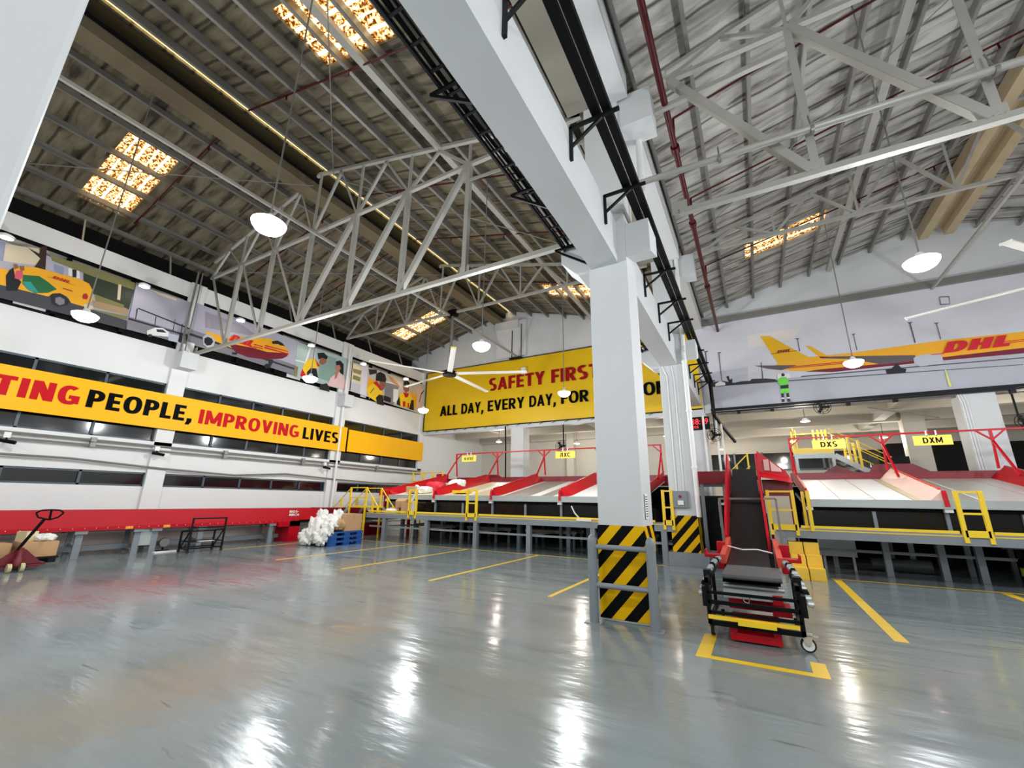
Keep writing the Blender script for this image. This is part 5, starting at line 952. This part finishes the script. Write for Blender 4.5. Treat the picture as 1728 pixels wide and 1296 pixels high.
def blob(nm, c, r, mm, label, cat, seed, sq=(1, 1, 1), floorz=None, disp=.18, rz=0):
    rnd = random.Random(seed); n = 56; k = 34; m = MB(); ph = [rnd.uniform(0, 6.28) for _ in range(9)]; C = Vector(c)
    def P(i, j):
        u = 2*PI*i/n; v = PI*j/k-PI/2; d = Vector((math.cos(u)*math.cos(v), math.sin(u)*math.cos(v), math.sin(v)))
        q = 1+disp*(math.sin(4*u+ph[0]+2*v)*.5+math.sin(7*u+ph[1]-3*v)*.3+math.sin(5*v+ph[2]+3*u)*.4+.9*noise.noise(d*3.2+Vector((seed, 0, 0)))+.55*noise.noise(d*8+Vector((0, seed, 0)))+.3*noise.noise(d*17))
        p = [math.copysign(abs(w)**.75, w) for w in d]; p = Vector((p[0]*sq[0], p[1]*sq[1], p[2]*sq[2]))*r*q
        ca, sa = math.cos(rz), math.sin(rz); p = Vector((p.x*ca-p.y*sa, p.x*sa+p.y*ca, p.z)); p = C+p
        if floorz is not None and p.z < floorz: p.z = floorz
        return p
    rows = [[P(i, j) for i in range(n)] for j in range(1, k)]; top = C+Vector((0, 0, r*sq[2])); bot = C-Vector((0, 0, r*sq[2])); 
    if floorz is not None: bot.z = max(bot.z, floorz)
    for a, b in zip(rows, rows[1:]):
        for i in range(n): m.face([a[i], a[(i+1) % n], b[(i+1) % n], b[i]])
    for i in range(n): m.face([rows[-1][i], rows[-1][(i+1) % n], top]); m.face([rows[0][(i+1) % n], rows[0][i], bot])
    o = m.build(nm, mm, None); me = o.data; 
    import bmesh; bm = bmesh.new(); bm.from_mesh(me); bmesh.ops.remove_doubles(bm, verts=bm.verts, dist=1e-4); bmesh.ops.recalc_face_normals(bm, faces=bm.faces); bm.to_mesh(me); bm.free()
    for p in me.polygons: p.use_smooth = True
    return tag(o, label, cat)
blob('plastic_sack', (-12.75, 10.05, .7), .42, 'bag_white', 'crumpled white plastic sack lying over the blue pallets', 'sack', 3, (1.1, .62, .62), .447, .22)
blob('plastic_sack', (-12.9, 9.7, .5), .3, 'bag_white', 'white plastic sack hanging down the near end of the blue pallets', 'sack', 5, (1, .45, 1.2), .04, .22)
blob('plastic_sack', (-12.42, 10.16, .66), .3, 'kraft', 'brown paper bundle among the white sacks on the blue pallets', 'bundle', 8, (.9, .7, .62), .449, .1)
carton(-12.3, 12.75, .985, .4, .42, .22, 'brown carton lying low on the left platform', .3)
carton(-12.05, 12.75, 1.24, .38, .4, .26, 'tilted brown carton on top of a white parcel on the left platform', .5, .25)
carton(-11.62, 12.6, .985, .36, .3, .38, 'upright brown carton next to the narrow yellow gate', .1)
blob('parcel_bag', (-12.3, 12.5, 1.06), .24, 'bag_white', 'white parcel bag on the left platform beside the brown cartons', 'bag', 11, (1.2, .6, .42), .985, .1)
blob('parcel_bag', (-11.95, 14.6, bed_z(14.6)+.14), .4, 'bag_red', 'red parcel bag on the leftmost chute', 'bag', 12, (1.1, .8, .5), None, .1)
blob('parcel_bag', (-11.05, 14.95, bed_z(14.95)+.16), .36, 'bag_white', 'white parcel bag beside the red one on the leftmost chute', 'bag', 14, (1, .9, .6), None, .1, .4)
blob('parcel_bag', (-11.8, 13.75, bed_z(13.75)+.12), .26, 'bag_white', 'small white parcel at the foot of the leftmost chute', 'bag', 15, (1.2, .8, .55), None, .1)
carton(-12.3, 13.62, bed_z(13.62)+.03, .5, .34, .26, 'brown carton at the foot of the leftmost chute')
carton(-9.9, 13.7, bed_z(13.7)+.02, .7, .35, .1, 'flat yellow envelope at the foot of the second chute', 0, 0, 'line_yellow', 'envelope')
m = MB(); m.bar((-11.15, 12.3, 1.45), (-11.05, 12.5, 1.95), .08, .05); m.bar((-11.05, 12.5, 1.95), (-11.2, 12.55, 2.02), .1, .05); m.box(-11.16, -11.08, 12.25, 12.45, .985, 1.47); tag(m.build('scanner_arm', 'plastic_white'), 'white bent arm standing beside the leftmost chute', 'arm')
for i, (x, y, z, r) in enumerate(((-12.5, 9.62, .28, .22), (-12.35, 9.74, .52, .2), (-13.1, 9.58, .26, .24), (-12.95, 9.95, .9, .2), (-12.6, 10.3, .93, .17))):
    blob('plastic_sack', (x, y, z), r, 'bag_white', 'small crumpled white sack on the blue pallet pile, %s' % ('low at its near corner', 'halfway up its near corner', 'lowest, at its far left', 'on top at the left', 'on top beside the tall carton')[i], 'sack', 40+i, (1.15, .62, 1), .02, .3)
# hand pallet jack
t = thing('pallet_jack', 'dark red hand pallet jack at the left edge of the floor', 'pallet jack', (-13.1, 3.1, 0))
m = MB(); m.path([(-13.12, 3.05, .42), (-13.0, 3.28, 1.02)], .028, 12); m.build('handle_shaft', 'black_paint', t, smooth=True)
m = MB(); c = Vector((-12.985, 3.31, 1.1)); pts = [c+Vector((0, .04, -.1)), c+Vector((-.08, -.12, -.05)), c+Vector((-.1, -.16, .04)), c+Vector((-.06, -.1, .09)), c+Vector((.0, .03, .1)), c+Vector((.06, .15, .09)), c+Vector((.1, .2, .04)), c+Vector((.06, .15, -.05)), c+Vector((0, .04, -.1))]; m.path(pts, .016, 8); m.path([c+Vector((0, .04, -.1)), c+Vector((0, .03, .1))], .02, 8); m.build('handle_grip', 'black_paint', t)
m = MB(); m.lathe((-13.12, 3.1, .12), [(.07, 0), (.07, .12), (.045, .16), (.045, .34)], 16); m.build('pump', 'jack_red', t, smooth=True)
m = MB(); m.prism([(2.75, .12), (3.5, .12), (3.2, .42), (3.05, .42)], -13.3, -13.24, 'x'); m.box(-13.3, -13.24, 2.7, 3.55, .08, .13); m.build('frame', 'jack_red', t)
for y in (2.82, 3.38): m = MB(); m.box(-14.45, -13.25, y-.08, y+.08, .06, .11); m.build('fork', 'jack_red', t)
for y in (3.0, 3.18): m = MB(); m.lathe((-13.1, y-.03, .085), [(.08, 0), (.085, .01), (.085, .05), (.08, .06)], 18, 'y'); wh = m.build('wheel', 'nylon', t, smooth=True)
t = thing('flat_pallet', 'dark low pallet carried by the hand pallet jack', 'pallet', (-13.9, 3.1, .11)); m = MB(); m.box(-14.4, -13.36, 2.5, 3.75, .2, .23); m.build('deck', 'dark_steel', t)
for y in (2.55, 3.6): m = MB(); m.box(-14.4, -13.36, y, y+.12, .11, .2); m.build('runner', 'dark_steel', t)
carton(-13.75, 3.45, .231, .6, .56, .3, 'wide open brown carton on the pallet jack load')
carton(-13.9, 2.85, .231, .5, .45, .28, 'brown carton at the very left edge on the pallet jack load')
carton(-13.85, 3.3, .533, .3, .2, .2, 'small pale carton standing on the wide brown carton', .3, 0, 'slide_cream')
blob('parcel_bag', (-13.7, 3.55, .6), .16, 'bag_white', 'white parcels lying in the wide brown carton by the pallet jack', 'bag', 21, (1.3, 1, .5), .534, .12)
# low wheeled rack and small things by the conveyor
t = thing('rack_trolley', 'low dark steel rack trolley on wheels in front of the red conveyor', 'trolley', (-13.85, 6.85, 0))
for y in (6.42, 7.28):
    for x, zt in ((-13.75, .93), (-14.25, .55)): m = MB(); m.box(x-.02, x+.02, y-.02, y+.02, .06, zt); m.build('post', 'dark_steel', t)
    m = MB(); m.bar((-14.25, y, .55), (-13.75, y, .6), .03, .03); m.bar((-14.25, y, .1), (-13.75, y, .1), .03, .03); m.bar((-14.2, y, .12), (-13.78, y, .6), .025, .025); m.build('side_bar', 'dark_steel', t)
m = MB()
for z in (.12, .66, .91): m.bar((-13.75, 6.42, z), (-13.75, 7.28, z), .035, .04)
m.bar((-14.25, 6.42, .12), (-14.25, 7.28, .12), .03, .03); m.bar((-14.25, 6.42, .54), (-14.25, 7.28, .54), .03, .03); m.build('cross_bar', 'dark_steel', t)
m = MB(); m.box(-14.25, -13.75, 6.42, 7.28, .28, .3); m.build('shelf', 'dark_steel', t)
for y in (6.42, 7.28):
    for x in (-13.75, -14.25): m = MB(); m.lathe((x-.015, y, .035), [(.035, 0), (.035, .03)], 14, 'x'); m.build('castor', 'rubber', t)
m = MB(); m.box(-13.8, -13.62, 6.62, 7.0, .301, .306); tag(m.build('paper_sheet', 'paper'), 'white sheet of paper on the dark rack trolley', 'paper')
m = MB(); m.box(-14.62, -14.45, 5.95, 6.5, 0, .03); tag(m.build('board_strip', 'paper'), 'white strip of board lying on the floor beside the red conveyor', 'board')
t = thing('floor_fan', 'small grey fan on the floor under the red conveyor', 'fan', (-15.0, 6.35, 0)); m = MB(); m.lathe((-15.0, 6.35, .22), [(.12, -.05), (.13, 0), (.12, .05)], 18, 'x'); m.build('cage', 'galv_steel', t); m = MB(); m.box(-15.03, -14.97, 6.2, 6.5, 0, .02); m.bar((-15, 6.35, 0), (-15, 6.35, .15), .03, .03); m.build('stand', 'dark_steel', t)
# wall boxes and items under the right platform
m = MB(); m.lathe((4.75, 13.3, 0), [(.19, 0), (.2, .02), (.2, .2)], 20); m.cur = 1; m.lathe((4.75, 13.3, .2), [(.2, 0), (.2, .16)], 20); m.cur = 0; m.lathe((4.75, 13.3, .36), [(.2, 0), (.2, .14), (.17, .17)], 20); tag(m.build('round_can', ['black_paint', 'green_can'], smooth=True), 'dark round can with a green label under the right platform', 'can')
m = MB(); m.tube((2.3, 14.3, .16), (3.4, 14.2, .16), .15, 16); tag(m.build('film_roll', 'belt_grey', smooth=True), 'grey roll lying under the right platform', 'roll')
m = MB(); m.box(1.25, 2.0, 14.0, 14.3, .3, .85); m.box(1.3, 1.35, 14.05, 14.1, 0, .3); m.box(1.9, 1.95, 14.05, 14.1, 0, .3); tag(m.build('metal_cabinet', 'lip_grey'), 'pale metal cabinet under the right platform behind the yellow steps', 'cabinet')
m = MB(); m.path([(-4.6, 12.3, 1.03), (-4.75, 12.25, 1.2), (-4.85, 12.25, 1.4)], .02); m.box(-4.65, -4.2, 12.12, 12.2, .99, 1.05); tag(m.build('hose', 'plastic_white'), 'white hose hanging over the edge of the left platform', 'hose')
# small sorting machines glimpsed below the left chutes
for x, lb in ((-11.9, 'below the leftmost chute'), (-9.2, 'below the second chute'), (-6.6, 'below the third chute'), (-4.0, 'behind the big striped column')):
    t = thing('roller_table', 'low grey roller table %s' % lb, 'table', (x, 14.8, 0), 'roller tables'); m = MB(); m.box(x-1, x+1, 14.55, 14.6, .42, .52); m.box(x-1, x+1, 15.3, 15.35, .42, .52)
    for k in range(12): m.tube((x-.92+.165*k, 14.6, .5), (x-.92+.165*k, 15.3, .5), .025, 8)
    m.build('rollers', 'galv_steel', t)
    for xx in (x-.9, x+.9): m = MB(); m.box(xx-.04, xx+.04, 14.55, 14.62, 0, .42); m.build('leg', 'grey_paint', t); m = MB(); m.box(xx-.04, xx+.04, 15.28, 15.35, 0, .42); m.build('leg', 'grey_paint', t)
for x, y, nm in ((-11.93, 19.7, 'behind the leftmost chute'), (1.92, 19.2, 'above the DXS sign'), (1.9, 25.3, 'deep behind the stair landing'), (5.4, 25.3, 'beside the shaded inner column'), (-3.4, 21.0, 'seen just right of the big column'), (-8.3, 22, 'deep behind the left chutes'), (-1.5, 27.5, 'farthest, beside the far column pipes'), (8.2, 20.0, 'beyond the right picture edge')):
    t = thing('dome_lamp', 'small hanging dome lamp in the sorting room, %s' % nm, 'lamp', (x, y, 4.6), 'sorting room lamps')
    m = MB(); m.tube((x, y, 4.7), (x, y, 5.6), .01, 6); m.build('rod', 'dark_steel', t); m = MB(); m.lathe((x, y, 4.6), [(.16, -.02), (.15, .02), (.05, .12)], 16); m.build('shade', 'plastic_white', t, smooth=True); m = MB(); m.lathe((x, y, 4.58), [(.02, -.03), (.14, -.001)], 16); m.build('lens', 'small_glow', t)
    ld = bpy.data.lights.new('light', 'POINT'); ld.energy = 110; ld.shadow_soft_size = .13; ld.color = (1, .93, .82); lo = bpy.data.objects.new('light', ld); COL.objects.link(lo); lo.parent = t; lo.location = (0, 0, -.16)
# openings of the room behind, their darkness painted as black boxes
m = MB(); m.box(6.3, 9.4, 29.0, 30, 0, 4.7); struct(m.build('door_1', 'black_hole'))
m = MB(); m.box(9.9, 14, 29.0, 30, 0, 4.6); struct(m.build('door_2', 'black_hole'))
m = MB(); m.box(-2.5, 14, 29.94, 30, 3.55, 4.5); struct(m.build('window_30', 'window_dark'))
m = MB()
for i in range(11): m.box(-2.5+1.5*i, -2.4+1.5*i, 29.88, 29.95, 3.5, 4.55)
m.box(-2.5, 14, 29.88, 29.95, 3.48, 3.56); struct(m.build('trim_2', 'window_frame'))
m = MB(); m.box(-3.6, -2.62, 24.42, 24.5, 3.1, 3.75); m.cur = 1
for i in range(6): m.box(-3.55, -2.66, 24.4, 24.42, 3.15+.1*i, 3.2+.1*i)
struct(m.build('window_31', ['window_dark', 'window_frame']))
m = MB(); m.box(4.6, 4.66, 23.0, 24.5, 2.3, 3.6); m.box(4.66, 5.7, 23.5, 23.56, 2.6, 3.55); m.box(4.6, 4.66, 23.4, 23.6, 0, 2.6); m.box(5.6, 5.66, 23.5, 23.56, 0, 2.6); tag(m.build('notice_board', ['dark_steel']), 'dark framed board deep behind the right chutes', 'board')
m = MB(); m.tube((-1, 18.45, 4.96), (13, 18.45, 4.96), .03); m.path([(3.9, 19.5, 5.0), (5.6, 19.0, 4.4)], .02); tag(m.build('ceiling_pipe', 'galv_steel'), 'grey pipe under the edge beam of the right sorting room', 'pipe')
for (x, nm, zz) in ((2.35, 'under the tail of the aircraft picture', 4.85), (7.1, 'at the right picture edge', 3.98), (-1.15, 'beside the red digital clock', 4.08), (-7.55, 'above the third left chute', 3.95)):
    t = thing('wall_fan', 'black wall fan %s' % nm, 'fan', (x, 18.05, zz), 'wall fans'); m = MB(); m.bar((x, 18.28, zz+.1), (x, 17.95, zz), .04, .04)
    if zz < 4.5: m.bar((x, 18.25, zz+.1), (x, 18.25, 5.0), .04, .04)
    m.build('arm', 'black_paint', t)
    m = MB()
    for r in (.1, .18, .25): m.path([(x+r*math.cos(a*PI/10), 17.9, zz+r*math.sin(a*PI/10)) for a in range(21)], .009, 5)
    for a in range(8): m.bar((x, 17.9, zz), (x+.25*math.cos(a*PI/4), 17.9, zz+.25*math.sin(a*PI/4)), .012, .012)
    m.lathe((x, 17.88, zz), [(.06, 0), (.06, .12)], 12, 'y'); m.build('cage', 'black_paint', t)
    for a in range(3): m = MB(); q = a*2.094; m.bar((x, 17.93, zz), (x+.22*math.cos(q), 17.93, zz+.22*math.sin(q)), .01, .09); m.build('blade', 'dark_steel', t)
